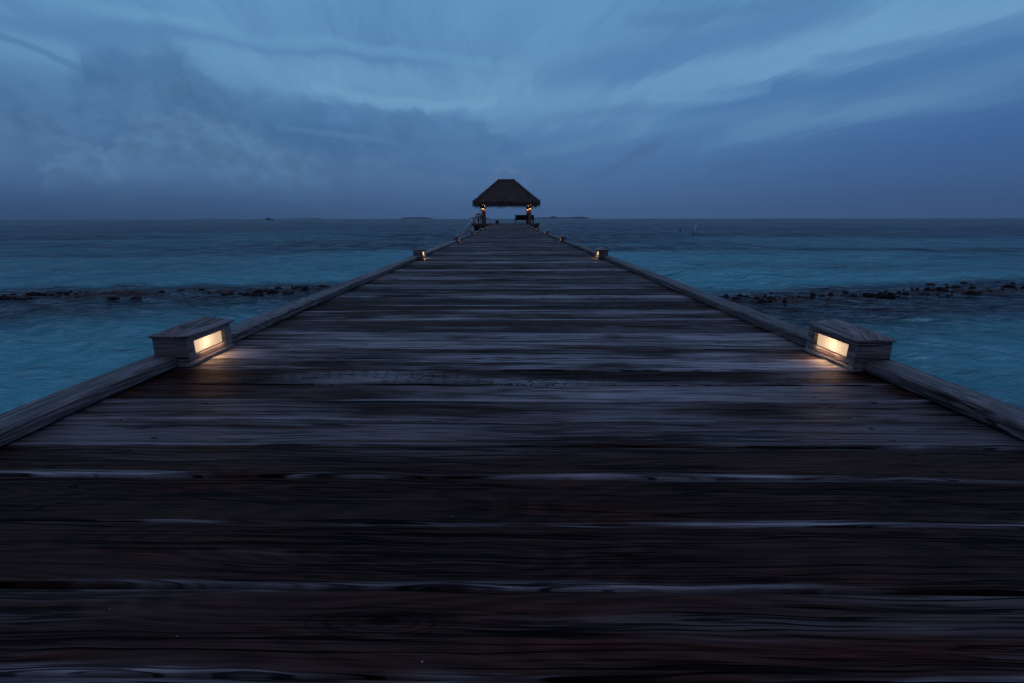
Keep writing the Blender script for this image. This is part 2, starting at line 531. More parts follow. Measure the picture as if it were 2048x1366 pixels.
V, Q, WC, RN, VV, PL, CH, WP = plank_rows()
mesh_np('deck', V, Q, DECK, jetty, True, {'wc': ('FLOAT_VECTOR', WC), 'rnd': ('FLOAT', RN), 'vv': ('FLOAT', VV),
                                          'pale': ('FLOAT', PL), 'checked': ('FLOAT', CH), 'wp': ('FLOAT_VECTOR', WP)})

# joists and piles under the planks
for x in (-1.16, 0.0, 1.16):
    b = MB()
    b.box((x - .04, -3.2, -.24), (x + .04, END - .05, -.045))
    b.build('joist', DARKW, jetty)
LAMP_Y = [1.82 + 4.88 * k for k in range(10)]
for Y in [-2.0] + LAMP_Y:
    b = MB()
    b.box((-1.2, Y - .07, -.44), (1.2, Y + .07, -.243))
    b.build('cross_beam', DARKW, jetty)
    for x in (-1.0, 1.0):
        b = MB()
        b.tube([(x, Y, -3.4), (x, Y, -.442)], .10, 10)
        b.build('pile', PILEW, jetty)

# kerb beams between the lamps
for sx in (-1, 1):
    stops = [-3.0] + LAMP_Y + [END - 0.02]
    for i in range(len(stops) - 1):
        a = stops[i] + (0.1 if i > 0 else 0)
        c = stops[i + 1] - (0.1 if i < len(stops) - 2 else 0)
        n = max(2, int((c - a) / 0.12)) if a < 8 else max(2, int((c - a) / .5))
        b = MB()
        ys = [a + (c - a) * t / n for t in range(n + 1)]
        ph = random.uniform(0, 6)
        ring = []
        for y in ys:
            dx = .0035 * math.sin(y * 1.1 + ph) + .0012 * math.sin(y * 6 + ph)
            dz = .0022 * math.sin(y * .9 + ph * 2) + .0008 * math.sin(y * 5.1)
            x0, x1 = sx * 1.156 + dx, sx * 1.252 + dx
            xi, xo = x0, x1
            c_ = 0.006 * sx
            pts = [(xi, .007 + dz), (xi, .036 + dz), (xi + c_, .0415 + dz), (xo - c_, .0420 + dz), (xo, .0365 + dz), (xo, .007 + dz)]
            base = len(b.v)
            b.v += [(px_, y, pz_) for px_, pz_ in pts]
            ring.append(base)
        np_ = 6
        for r0, r1 in zip(ring, ring[1:]):
            for q in range(np_):
                f = (r0 + q, r0 + (q + 1) % np_, r1 + (q + 1) % np_, r1 + q)
                b.f.append(f if sx > 0 else f[::-1]); b.s.append(False)
        b.f.append(tuple(ring[0] + q for q in range(np_))); b.s.append(False)
        b.f.append(tuple(ring[-1] + q for q in range(np_))[::-1]); b.s.append(False)
        kb = b.build('kerb_beam', KERB, jetty)
        if i < 3:
            yb = a + .22
            while yb < c:
                sb = MB()
                sb.lathe([(.0001, .0005), (.0055, .0005), (.0055, .0016), (.003, .0022), (.0001, .0022)], 10)
                so_ = sb.build('screw', SCREW, kb)
                so_.location = (sx * (1.204 + .018 * math.sin(yb * 9)), yb, .0435)
                yb += random.uniform(.55, .8)


# ------------------------------------------------------------------ jetty lamps
def make_lamp(pane_mat, bulb):
    """faces +X; origin at the middle of the base"""
    root = empty('jetty_lamp', (0, 0, 0))
    x0, x1, L, H = -.063, .053, .140, .104
    wy0, wy1, wz0, wz1, dep = -.098, .096, .036, .084, .014
    b = MB()
    t = .0012                                                    # the inner face leans back a little
    def X(z): return x1 + .003 - .05 * z
    # inner face with its window opening
    for (ya, yb, za, zb) in ((-L, L, .0145, wz0), (-L, L, wz1, H), (-L, wy0, wz0, wz1), (wy1, L, wz0, wz1)):
        b.face([(X(za), ya, za), (X(za), yb, za), (X(zb), yb, zb), (X(zb), ya, zb)])
    o = [(wy0, wz0), (wy1, wz0), (wy1, wz1), (wy0, wz1)]
    for (a1, a2), (b1, b2) in zip(o, o[1:] + o[:1]):
        b.face([(X(a2), a1, a2), (x1 - dep, a1, a2), (x1 - dep, b1, b2), (X(b2), b1, b2)])
    b.face([(x0, -L, 0.0145), (X(0.0145), -L, 0.0145), (X(H), -L, H), (x0, -L, H)])
    b.face([(x0, L, 0.0145), (x0, L, H), (X(H), L, H), (X(0.0145), L, 0.0145)])
    b.face([(x0, -L, 0.0145), (x0, -L, H), (x0, L, H), (x0, L, 0.0145)])
    b.face([(x0, -L, H), (X(H), -L, H), (X(H), L, H), (x0, L, H)])
    body = b.build('lamp_body', BOXW, root)
    bm = bmesh.new(); bm.from_mesh(body.data)
    bmesh.ops.remove_doubles(bm, verts=bm.verts, dist=1e-5)
    bmesh.ops.recalc_face_normals(bm, faces=bm.faces)
    bm.to_mesh(body.data); bm.free()
    m = body.modifiers.new('bevel', 'BEVEL'); m.width = .0016; m.segments = 2; m.limit_method = 'ANGLE'; m.angle_limit = R(40)
    b = MB()
    b.box((x0 - .001, -L - .0015, .002), (x1 + .0045, L + .0015, .0142))
    b.build('base_board', BOXW, root, .0012)
    b = MB()
    cx, cl, z0, z1, zr, rl = .068, .149, H + .0005, H + .0075, H + .036, .075
    lo = [(-cx, -cl, z0), (cx, -cl, z0), (cx, cl, z0), (-cx, cl, z0)]
    hi = [(-cx, -cl, z1), (cx, -cl, z1), (cx, cl, z1), (-cx, cl, z1)]
    r0, r1 = (-.004, -rl, zr), (-.004, rl, zr)
    b.face(lo[::-1])
    for i in range(4):
        j = (i + 1) % 4
        b.face([lo[i], lo[j], hi[j], hi[i]])
    b.face([hi[0], hi[1], r0]); b.face([hi[1], hi[2], r1, r0]); b.face([hi[2], hi[3], r1]); b.face([hi[3], hi[0], r0, r1])
    cap = b.build('lamp_cap', CAPW, root)
    bm = bmesh.new(); bm.from_mesh(cap.data)
    bmesh.ops.remove_doubles(bm, verts=bm.verts, dist=1e-5)
    bmesh.ops.subdivide_edges(bm, edges=bm.edges, cuts=3, use_grid_fill=True)
    for v in bm.verts:
        n = mnoise.noise(v.co * 14 + Vector((3, 1, 2)))
        v.co.z += .0018 * n
    bm.to_mesh(cap.data); bm.free()
    m = cap.modifiers.new('bevel', 'BEVEL'); m.width = .002; m.segments = 2; m.limit_method = 'ANGLE'; m.angle_limit = R(18)
    b = MB()
    px_ = x1 - dep - .001                                        # a thin frosted sheet
    b.face([(px_, wy0 - .004, wz0 - .004), (px_, wy1 + .004, wz0 - .004), (px_, wy1 + .004, wz1 + .004), (px_, wy0 - .004, wz1 + .004)])
    b.build('lamp_pane', pane_mat, root)
    if bulb:
        b = MB()
        b.tube([(-.046, -.012, .058), (-.046, .022, .058)], .006, 10)
        b.build('bulb', BULBG, root)
        ld = bpy.data.lights.new('bulb_light', 'POINT')
        ld.energy = bulb
        ld.color = (1.0, 0.74, 0.48)
        ld.shadow_soft_size = 0.010
        lo_ = bpy.data.objects.new('bulb_light', ld)
        COL.objects.link(lo_)
        lo_.location = (-.004, -.006, .060)
        lo_.parent = root
        # the glow that leaves the window downwards over the sill
        la = bpy.data.lights.new('window_light', 'AREA')
        la.shape = 'RECTANGLE'
        la.size, la.size_y = .15, .006
        la.energy = .11
        la.color = (1.0, .50, .24)
        ao = bpy.data.objects.new('window_light', la)
        COL.objects.link(ao)
        ao.location = (x1 + .004, 0, wz0 + .006)
        ao.rotation_euler = Vector((.75, 0, -1)).to_track_quat('-Z', 'Y').to_euler()
        ao.parent = root
    return root


near_lamp, far_lamp = make_lamp(PANE, .095), make_lamp(PANE_FAR, 0)
ORD = ['nearest', 'second', 'third', 'fourth', 'fifth', 'sixth', 'seventh', 'eighth', 'ninth', 'tenth']
used_n = used_f = False
for k, Y in enumerate(LAMP_Y):
    for sx in (-1, 1):
        if k < 3:
            o = near_lamp if not used_n else copy_tree(near_lamp); used_n = True
        else:
            o = far_lamp if not used_f else copy_tree(far_lamp); used_f = True
        dy = (.03 if sx < 0 else -.03) if k < 3 else 0
        dy = {(0, -1): .02, (0, 1): -.057, (1, -1): .02, (1, 1): -.02}.get((k, sx), 0)
        o.location = (sx * 1.171 + (.004 if (k, sx) == (0, 1) else 0), Y + dy, .002)
        o.rotation_euler = (0, 0, (0 if sx < 0 else math.pi) + (random.gauss(0, .004)))
        side = 'left' if sx < 0 else 'right'
        if k == 0:
            lab = 'large near wooden box lamp with warm lit window on the %s kerb' % side
        else:
            lab = 'small wooden box lamp with hipped cap, %s from the front on the %s kerb' % (ORD[k], side)
        tag(o, lab, 'lamp', 'box lamps along the jetty kerbs')

# ------------------------------------------------------------------ end platform
PX, PY0, PY1, PH = -0.36, END + .01, 57.2, 3.26
plat = tag(empty('platform', (PX, (PY0 + PY1) / 2, 0)), 'wide brown timber platform under the thatched pavilion at the jetty end', 'platform')
hy = (PY1 - PY0) / 2
b = MB()
n = 38
for i in range(n):
    y = -hy + 2 * hy * i / n
    b.box((-PH, y, -.035), (PH, y + 2 * hy / n - .006, -.004 + random.uniform(-.002, .002)))
b.build('platform_deck', FASCIA, plat)
for lo, hi in (((-PH, -hy - .06, -.20), (-1.26 - PX, -hy - .002, .035)), ((1.26 - PX, -hy - .06, -.20), (PH, -hy - .002, .035)),
               ((-PH - .06, -hy - .06, -.20), (-PH - .002, hy, .035)), ((PH + .002, -hy - .06, -.20), (PH + .06, hy, .035))):
    b = MB()
    b.box(lo, hi)
    b.build('fascia', FASCIA, plat, .006)
b = MB()
b.box((-PH + .15, -hy + .12, -.42), (PH - .02, hy - .1, -.05))
b.build('bearer', DARKW, plat)
for x in (-PH + .35, -.4, PH - .5):
    for y in (-hy + .5, hy - .5):
        b = MB()
        b.box((x - .18, y - .18, -3.2), (x + .18, y + .18, -.425))
        b.build('pile', PILEW, plat)
for x in (-PH, PH):
    b = MB()
    b.box((x - .05 if x > 0 else x - .05, -hy - .13, -.16), (x + .06, -hy - .062, .10))
    b.build('corner_block', DARKW, plat, .005)

# ------------------------------------------------------------------ thatched pavilion
pav = tag(empty('pavilion', (-.29, 54.1, 0), R(1.0)), 'open pavilion with steep thatched hip roof on four brown posts at the jetty end', 'pavilion')
for sx in (-1, 1):
    for sy in (-1, 1):
        b = MB()
        x, y = sx * 2.31, sy * 2.1
        b.box((x - .14, y - .14, -.003), (x + .14, y + .14, 2.45))
        b.box((x - .165, y - .165, -.003), (x + .165, y + .165, .75), taper=.99)
        b.build('post', POSTW, pav, .008)
b = MB()
for sy in (-1, 1): b.box((-2.6, sy * 2.1 - .07, 2.15), (2.6, sy * 2.1 + .07, 2.32))
for sx in (-1, 1): b.box((sx * 2.31 - .07, -2.0, 2.325), (sx * 2.31 + .07, 2.0, 2.45))
b.build('roof_beam', DARKW, pav)
THATCH, g, p = new_mat('dry_palm_thatch')
tc = THATCH.node_tree.nodes.new('ShaderNodeTexCoord')
ax = g.sep(tc.outputs['Object'])
n1 = g.noise(g.xyz(g.mul(ax[0], 9), g.mul(ax[1], 9), g.mul(ax[2], 2.5)), 1.0, 3.0, .6)
n2 = g.noise(tc.outputs['Object'], 1.3, 3.0)
g.put(p, 'Base Color', g.mix(g.ss(g.add(g.mul(n1, .8), g.mul(n2, .3)), .35, .78), (0.022, 0.019, 0.019), (0.150, 0.120, 0.110)))
p.inputs['Roughness'].default_value = .9
FRINGE, g, p = new_mat('dry_palm_fringe')
tc = FRINGE.node_tree.nodes.new('ShaderNodeTexCoord')
ax = g.sep(tc.outputs['Object'])
n1 = g.noise(g.xyz(g.mul(ax[0], 16), g.mul(ax[1], 16), g.mul(ax[2], 2.0)), 1.0, 3.0, .6)
g.put(p, 'Base Color', g.mix(g.ss(n1, .35, .65), (0.05, 0.042, 0.042), (0.27, 0.22, 0.205)))
p.inputs['Roughness'].default_value = .9
EX, EY, ZE, ZR, RX = 3.26, 3.05, 2.06, 4.30, .74
roof = MB()
R0, R1 = Vector((-RX, 0, ZR)), Vector((RX, 0, ZR))
C = [Vector((-EX, -EY, ZE)), Vector((EX, -EY, ZE)), Vector((EX, EY, ZE)), Vector((-EX, EY, ZE))]
FACES = [(C[0], C[1], R1, R0), (C[2], C[3], R0, R1), (C[1], C[2], R1, R1), (C[3], C[0], R0, R0)]
for a, bb, c, d in FACES:
    if (c - d).length < 1e-6: roof.face([a, bb, c])
    else: roof.face([a, bb, c, d])
    lo = Vector((0, 0, -.16))
roof.face([c_ + Vector((0, 0, -.25)) for c_ in C][::-1])
for i in range(4):
    a, c_ = C[i], C[(i + 1) % 4]
    roof.face([a + Vector((0, 0, -.25)), c_ + Vector((0, 0, -.25)), c_, a])
roofo = roof.build('roof', THATCH, pav)
# overlapping courses of palm leaf on the four slopes
th = MB()
rr = random.Random(3)
for a, bb, c, d in FACES:
    nrm = (bb - a).cross(d - a).normalized()
    if nrm.z < 0: nrm = -nrm
    up = ((c + d) / 2 - (a + bb) / 2).normalized()
    side = (bb - a).normalized()
    rows = 15
    for r_ in range(rows):
        t0 = r_ / rows
        l, rgt = a.lerp(d, t0), bb.lerp(c, t0)
        wid = (rgt - l).length
        cnt = int(wid / .045) + 2
        for i in range(cnt):
            q = (i + rr.random()) / cnt
            base = l.lerp(rgt, q) + up * rr.uniform(-.12, .08)
            ln = rr.uniform(.22, .36)
            w = rr.uniform(.02, .045)
            sk = side * rr.uniform(-.05, .05)
            lift = rr.uniform(.035, .075)
            p0 = base + nrm * lift
            p1 = base + up * ln + nrm * .012 + sk
            th.face([p0 - side * w * .5, p0 + side * w * .5, p1 + side * w, p1 - side * w])
th.build('thatch_courses', THATCH, roofo)
# ridge roll
rg = MB()
for i in range(170):
    x = rr.uniform(-RX - .05, RX + .05)
    s = rr.choice((-1, 1))
    w = rr.uniform(.02, .05)
    rg.face([(x - w, -.02 * s, ZR + .06), (x + w, -.02 * s, ZR + .06), (x + w * .6 + rr.uniform(-.05, .05), s * rr.uniform(.2, .32), ZR - .18 + .08), (x - w * .6, s * rr.uniform(.2, .3), ZR - .17 + .08)])
rg.tube([(-RX - .02, 0, ZR + .015), (RX + .02, 0, ZR + .015)], .055, 10)
rg.build('ridge_roll', THATCH, roofo)
# shaggy eave fringe
fr = MB()
for i in range(4):
    a, c_ = C[i], C[(i + 1) % 4]
    L_ = (c_ - a).length
    d = (c_ - a).normalized()
    out = Vector((d.y, -d.x, 0))
    cnt = int(L_ / .012)
    for k in range(cnt):
        t = (k + rr.random()) / cnt
        edge = min(t, 1 - t)
        drop = (rr.uniform(.36, .50) + (rr.uniform(.04, .2) if rr.random() < .2 else 0) - (.09 if math.sin(t * 173 + i) > .6 else 0)) + .10 * math.sin(t * 31 + i) * .3 + max(0, .035 - edge) * 3
        b_ = a.lerp(c_, t) + out * rr.uniform(-.16, .05) + Vector((0, 0, rr.uniform(0, .12)))
        e_ = b_ + Vector((0, 0, -drop)) + out * rr.uniform(-.16, .02) + d * rr.uniform(-.14, .10)
        w = rr.uniform(.012, .028)
        fr.face([b_ - d * w, b_ + d * w, e_ + d * w * .25, e_ - d * w * .25])
fr.build('eave_fringe', FRINGE, roofo)

# up-and-down lights on the posts
LBODY = plain('black_lamp_metal', (0.012, 0.012, 0.014), .4, .6)
LENS = glow_mat('post_lamp_lens', (1.0, 0.45, 0.16), 5.0)


def post_lamp(loc, label, front=True):
    root = tag(empty('post_lamp', loc, R(1.0)), label, 'wall lamp', 'up and down lamps on the pavilion posts')
    b = MB()
    b.tube([(0, 0, -.17), (0, 0, .17)], .085, 14)
    b.box((-.03, .06, -.05), (.03, .122, .05))
    b.build('lamp_body', LBODY, root)
    for s in (-1, 1):
        b = MB()
        b.tube([(0, 0, s * .172), (0, 0, s * .21)], .076, 14)
        b.build('lens', LENS, root)
    for s in (-1, 1):
        ld = bpy.data.lights.new('lamp_light', 'POINT')
        ld.energy = .26
        ld.color = (1.0, .46, .18)
        ld.shadow_soft_size = .03
        o = bpy.data.objects.new('lamp_light', ld)
        COL.objects.link(o)
        o.location = (0, .03, s * .27)
        o.parent = root


pm = Matrix.Translation(pav.location) @ Matrix.Rotation(R(1.0), 4, 'Z')
for x, y, lab in ((-2.31, -2.1, 'black post lamp on the front left pavilion post in front of the red flag'),
                  (2.31, -2.1, 'brightest black post lamp glowing up and down on the front right pavilion post'),
                  (2.31, 2.1, 'post lamp glowing on the rear right post behind the bench'),
                  (-2.31, 2.1, 'post lamp half hidden on the rear left post behind the front left post')):
    post_lamp(pm @ Vector((x, y - .26, 1.62 if y < 0 else 1.60)), lab)

# red flag on a thin pole beside the left post
RED = plain('dark_red_cloth', (0.16, 0.012, 0.022), .85)
fp = at_dist(960.5, 446, 52.6)
fl = tag(empty('flag', (fp.x, 52.6, 0)), 'dark red flag hanging from a thin pole beside the left pavilion post', 'flag')
b = MB(); b.tube([(0, 0, -.002), (0, 0, 2.15)], .022, 8); b.build('flag_pole', DARKW, fl)
b = MB()
NU, NW = 14, 8
for i in range(NU):
    for j in range(NW):
        def P(u, w):
            return (.024 + .38 * u, .05 * math.sin(u * 9 + w * 1.5) * u, 1.50 + .58 * w - .03 * u)
        b.face([P(i / NU, j / NW), P((i + 1) / NU, j / NW), P((i + 1) / NU, (j + 1) / NW), P(i / NU, (j + 1) / NW)], True)
o = b.build('flag_cloth', RED, fl)
m = o.modifiers.new('solid', 'SOLIDIFY'); m.thickness = .004

# life ring on a cross-shaped stand
lp = at_dist(957, 446, 52.0)
st = tag(empty('lifebuoy_stand', (lp.x, 52.0, 0)), 'dark wooden cross stand that carries the life ring beside the left post', 'stand')
b = MB(); b.box((-.045, -.03, -.002), (.045, .03, 1.02)); b.build('upright', DARKW, st)
b = MB(); b.box((-.34, -.062, .64), (.34, -.032, .71)); b.build('cross_arm', DARKW, st)
BUOYW = plain('faded_ring_white', (0.78, 0.66, 0.62), .6)
BUOYR = plain('faded_ring_orange', (0.42, 0.16, 0.08), .6)
ringo = tag(empty('lifebuoy', (lp.x, 52.0, .67)), 'pale life ring hanging on the cross stand by the left post', 'lifebuoy')


def torus_seg(a0, a1, n, Rr=.27, r=.062):
    b = MB()
    pts = [(Rr * math.cos(a0 + (a1 - a0) * i / n), .03 + r + .002, Rr * math.sin(a0 + (a1 - a0) * i / n)) for i in range(n + 1)]
    b.tube(pts, r, 10)
    return b


torus_seg(0, 2 * math.pi, 40).build('ring', BUOYW, ringo)
for q in range(4):
    torus_seg(R(45 + 90 * q - 11), R(45 + 90 * q + 11), 5, r=.066).build('band', BUOYR, ringo)

# boarding ladder over the left edge
WHITE = plain('pale_rope', (0.8, 0.8, 0.8), .6)
STEEL = plain('dull_ladder_steel', (0.10, 0.10, 0.11), .45, .4)
lt = at_dist(946.3, 433.8, 50.9)
lb = at_dist(912, 487, 48.9)
lad = tag(empty('ladder', (lt.x, 50.9, 0)), 'boarding ladder with pale handrail sloping from the platform left edge into the sea', 'ladder')
org = Vector((lt.x, 50.9, 0))
b = MB(); b.tube([lt - org, lb - org], .024, 8); b.build('handrail', WHITE, lad)
s0, s1 = at_dist(943.8, 452, 51.2), at_dist(926, 481, 49.2)
b = MB(); b.tube([s0 - org, s1 - org], .022, 8); b.build('rail', STEEL, lad)
q0, q1 = at_dist(937.5, 450, 51.0), at_dist(915, 484, 49.0)
b = MB(); b.tube([q0 - org, q1 - org], .022, 8); b.build('rail', STEEL, lad)
for i in range(8):
    t = (i + .5) / 8
    b = MB(); b.tube([s0.lerp(s1, t) - org, q0.lerp(q1, t) - org], .018, 6); b.build('rung', STEEL, lad)
hp = at_dist(948.5, 446, 51.45)
b = MB(); b.tube([(hp.x - org.x, .63, -.3), (hp.x - org.x, .63, .28), (hp.x - org.x - .1, .60, .68)], [.05, .05, .042], 8)
b.build('hand_post', DARKW, lad)

# dark pot at the deck end
POT = plain('dark_glazed_pot', (0.012, 0.014, 0.018), .35)
pp = on_plane(995, 447.2, 0)
pot = tag(empty('pot', (pp.x, 51.0, .003)), 'round dark lidded pot on the left end of the jetty deck before the platform', 'pot')
b = MB(); b.lathe([(.085, 0), (.13, .03), (.155, .10), (.16, .17), (.145, .23), (.115, .265), (.12, .28)], 24)
b.build('pot_body', POT, pot)
b = MB(); b.lathe([(.125, .282), (.128, .30), (.09, .325), (.03, .34)], 24)
b.build('lid', POT, pot)
for s in (-1, 1):
    b = MB(); b.tube([(s * .09, 0, .305), (s * .12, 0, .345), (s * .105, 0, .375)], [.022, .022, .008], 8)
    b.build('handle', POT, pot)

# bench between the right posts, its back to the viewer
bl, br_ = at_dist(1030.5, 446, 53.7), at_dist(1068, 446, 53.7)
bw = (br_.x - bl.x) / 2
bench = tag(empty('bench', ((bl.x + br_.x) / 2, 53.9, -.001), R(1.0)), 'dark wooden bench with slatted back turned to the viewer beside the right posts', 'bench')
b = MB()
b.box((-bw + .07, -.035, .33), (bw - .07, -.012, .36))
for i in range(26):
    x = -bw + .08 + (2 * bw - .16) * i / 26
    b.box((x, -.032 + .002 * (i % 2), .361), (x + (2 * bw - .16) / 26 - .0005, -.014, .80))
b.box((-bw - .02, -.045, .802), (bw + .02, .0, .86))
b.build('backrest', BENCHW, bench)
b = MB()
for i in range(5): b.box((-bw + .03, .02 + i * .095, .40), (bw - .03, .105 + i * .095, .43))
b.build('seat', BENCHW, bench)
for sx in (-1, 1):
    x = sx * (bw - .035)
    b = MB(); b.box((x - .035, -.05, 0), (x + .035, .02, .80)); b.build('leg', BENCHW, bench)
    b = MB(); b.box((x - .035, .44, 0), (x + .035, .51, .60)); b.build('leg', BENCHW, bench)
    b = MB(); b.box((x - .05, .022, .602), (x + .05, .55, .64)); b.build('armrest', BENCHW, bench)
b = MB(); b.box((-bw + .07, -.03, .11), (bw - .07, 0, .15)); b.build('stretcher', BENCHW, bench)
GREEN = plain('dark_green_cushion', (0.012, 0.028, 0.016), .9)
cu = tag(empty('cushion', ((bl.x + br_.x) / 2 + bw - .30, 54.02, .43)), 'dark green cushion propped at the right end of the bench', 'cushion')
b = MB()
b.box((-.2, -.05, 0), (.2, .06, .40))
o = b.build('cushion_body', GREEN, cu)
m = o.modifiers.new('sub', 'SUBSURF'); m.levels = 3; m.render_levels = 3

# ------------------------------------------------------------------ reef rocks
ROCK = plain('dark_wet_coral_rock', (0.014, 0.012, 0.013), .7, 0, .55, 9.0, .03)


def rock(px, py, wpx, hpx, seed, tall=False):
    pos = on_plane(px, py, WATER)
    dist = (pos - CAM).dot(CM @ Vector((0, 0, -1)))
    s = dist / F
    w, h = wpx * s, hpx * s * 1.05
    h = max(h * .86, .04)
    bm = bmesh.new()
    big = wpx > 8
    bmesh.ops.create_icosphere(bm, subdivisions=5 if big else 4, radius=1)
    off = Vector((seed * 3.7, seed * 1.3, seed * 2.1))
    dp = min(1.0, max(.55, random.uniform(.6, 1.0)))
    for v in bm.verts:
        c = v.co.copy()
        n = mnoise.noise(c * 1.3 + off) * .42 + mnoise.noise(c * 3.0 + off) * .26 + mnoise.noise(c * 6.5 + off) * .16 + abs(mnoise.noise(c * 13 + off)) * .12
        c *= .82 + n
        if tall:
            k = max(0, c.z)
            c.x *= 1 - .62 * min(1, k * .95)
            c.y *= 1 - .62 * min(1, k * .95)
        zz = c.z * h * (1.0 if c.z > 0 else .35)
        v.co = Vector((c.x * w * .56, c.y * w * .5 * dp, zz - h * .02 + .012))
    me = bpy.data.meshes.new('coral_rock')
    bm.to_mesh(me); bm.free()
    me.polygons.foreach_set('use_smooth', [False] * len(me.polygons))
    me.materials.append(ROCK)
    o = bpy.data.objects.new('coral_rock', me)
    COL.objects.link(o)
    o.location = pos
    return o


ZONES = [
    ((0, 560), 330 / 2048, 'on the far left stretch of the reef', [
        (40, 235, 90, 50, 'biggest coral rock at the far left edge of the left reef'), (150, 200, 100, 25), (110, 235, 120, 30),
        (380, 195, 120, 45, 'lumpy dark coral rock rising highest on the left reef, in from the left edge'), (480, 190, 60, 40), (550, 195, 80, 30),
        (310, 240, 140, 24), (640, 195, 80, 25), (730, 215, 50, 20), (740, 170, 90, 20), (830, 185, 60, 40), (880, 158, 40, 18),
        (1000, 160, 40, 16), (1075, 160, 60, 20), (1090, 195, 90, 22), (1415, 175, 50, 20), (1470, 165, 50, 18), (1550, 170, 60, 20),
        (1400, 238, 130, 32, 'low wide coral rock nearest the viewer on the left reef'), (1690, 235, 140, 26), (2000, 155, 80, 14), (200, 235, 80, 18), (950, 185, 60, 12)]),
    ((330, 550), 350 / 2048, 'on the left reef close to the jetty', [
        (180, 190, 70, 12), (430, 180, 60, 12), (520, 220, 40, 10), (720, 245, 120, 32), (770, 235, 50, 28), (955, 250, 110, 42),
        (1030, 260, 110, 48, 'broad knobbly coral rock at the front of the left reef near the jetty'), (1120, 245, 80, 30), (1090, 200, 130, 28), (1240, 205, 110, 35), (1320, 160, 80, 14),
        (1440, 210, 150, 28), (1550, 160, 90, 30), (1495, 160, 30, 28), (1640, 175, 70, 50, 'upright coral rock at the back of the left reef near the jetty'), (1600, 185, 40, 16), (1850, 150, 110, 28),
        (1795, 180, 30, 16), (1000, 175, 40, 12), (1180, 190, 40, 20), (1310, 215, 40, 22), (880, 225, 40, 14)]),
    ((1430, 560), 310 / 2048, 'on the right reef close to the jetty', [
        (145, 250, 105, 78, 'pointed coral rock standing right beside the right kerb', 1), (60, 238, 30, 10), (265, 285, 90, 64), (325, 240, 90, 50), (405, 240, 80, 32),
        (225, 305, 110, 36), (330, 280, 90, 40), (545, 275, 70, 60), (660, 245, 80, 60, 'tall peak of the biggest rock cluster on the right reef', 1),
        (620, 300, 110, 50), (740, 275, 110, 60, 'round dark coral rock right of the peak in the biggest right cluster'), (720, 295, 80, 30), (855, 245, 40, 22), (800, 235, 30, 14),
        (918, 298, 58, 74, 'small lone cone of coral rock in front of the right reef', 1), (965, 245, 35, 10), (1018, 242, 28, 38, 'thin upright coral stub right of the lone cone', 1), (1040, 250, 40, 14), (1100, 238, 50, 10),
        (1155, 245, 50, 10), (1205, 245, 35, 12), (1280, 205, 38, 55, 'narrow pointed coral rock at the back of the right reef', 1), (1310, 207, 50, 22), (1280, 245, 60, 16), (1410, 220, 70, 12),
        (1530, 200, 64, 30), (1735, 178, 60, 24), (1820, 225, 110, 36), (1920, 232, 30, 10), (2005, 215, 90, 52), (740, 190, 50, 8), (1690, 170, 30, 8)]),
    ((1740, 550), 308 / 2048, 'on the far right stretch of the reef', [
        (30, 285, 90, 44), (140, 295, 120, 72, 'bulky coral rock heading the first far right cluster'), (210, 235, 50, 26), (270, 300, 120, 74), (370, 305, 70, 16), (380, 250, 60, 28), (470, 265, 90, 40),
        (450, 208, 30, 10), (555, 188, 50, 14), (630, 205, 40, 38), (590, 238, 70, 12), (720, 230, 60, 25), (760, 200, 70, 26),
        (800, 137, 110, 24, 'flat pale topped slab of rock at the back of the far right reef'), (1010, 140, 50, 18), (845, 225, 80, 42), (950, 225, 150, 72, 'largest coral rock on the far right reef, heaped like a mound'),
        (1030, 172, 60, 16), (1090, 245, 90, 35), (1150, 250, 60, 26), (1150, 175, 120, 32), (1230, 255, 90, 35), (700, 268, 60, 14), (770, 275, 50, 16), (900, 275, 60, 10), (1035, 285, 60, 14),
        (1085, 280, 50, 16), (1360, 180, 90, 32), (1350, 262, 120, 55), (1430, 258, 90, 40), (1250, 113, 90, 20, 'small flat rock farthest out behind the far right reef'), (1690, 115, 40, 16), (1345, 140, 40, 10), (1570, 195, 40, 14),
        (1590, 225, 60, 12), (1900, 125, 50, 26), (1840, 175, 160, 48, 'long dark coral rock by the right edge of the photo'), (1940, 205, 50, 22), (2030, 190, 60, 46), (1760, 205, 60, 14)]),
]
sd = 0
for (ox, oy), s, where, lst in ZONES:
    for e in lst:
        sd += 1
        o = rock(ox + e[0] * s, oy + (e[1] - 4) * s, e[2] * s, e[3] * s, sd, tall=len(e) > 5)
        lab = e[4] if len(e) > 4 else 'small dark coral rock awash ' + where
        tag(o, lab, 'rock', 'coral rocks ' + where)

def reef_ledge(line, seed, halfw=.55):
    V, Q = [], []
    nu, nw = 420, 22
    pts = [on_plane(px, py, WATER) for px, py in line]
    for i in range(nu):
        t = i / (nu - 1) * (len(pts) - 1)
        k = min(int(t), len(pts) - 2)
        c = pts[k].lerp(pts[k + 1], t - k)
        for j in range(nw):
            v_ = j / (nw - 1) * 2 - 1
            q_ = Vector((c.x * 1.0, c.y + v_ * halfw, 0)) + Vector((seed, 0, 0))
            n = mnoise.noise(q_ * 1.1) * .5 + mnoise.noise(q_ * 2.9) * .35 + mnoise.noise(q_ * 7.0) * .28 + abs(mnoise.noise(q_ * 15)) * .18
            h = .0 + .17 * n * (1 - v_ * v_) - .30 * v_ ** 4
            V.append((c.x + mnoise.noise(q_ * 5) * .05, c.y + v_ * halfw, WATER + h))
    for i in range(nu - 1):
        for j in range(nw - 1):
            a = i * nw + j
            Q.append((a, a + nw, a + nw + 1, a + 1))
    tag(mesh_np('reef', V, Q, ROCK, None, False), kind='structure')


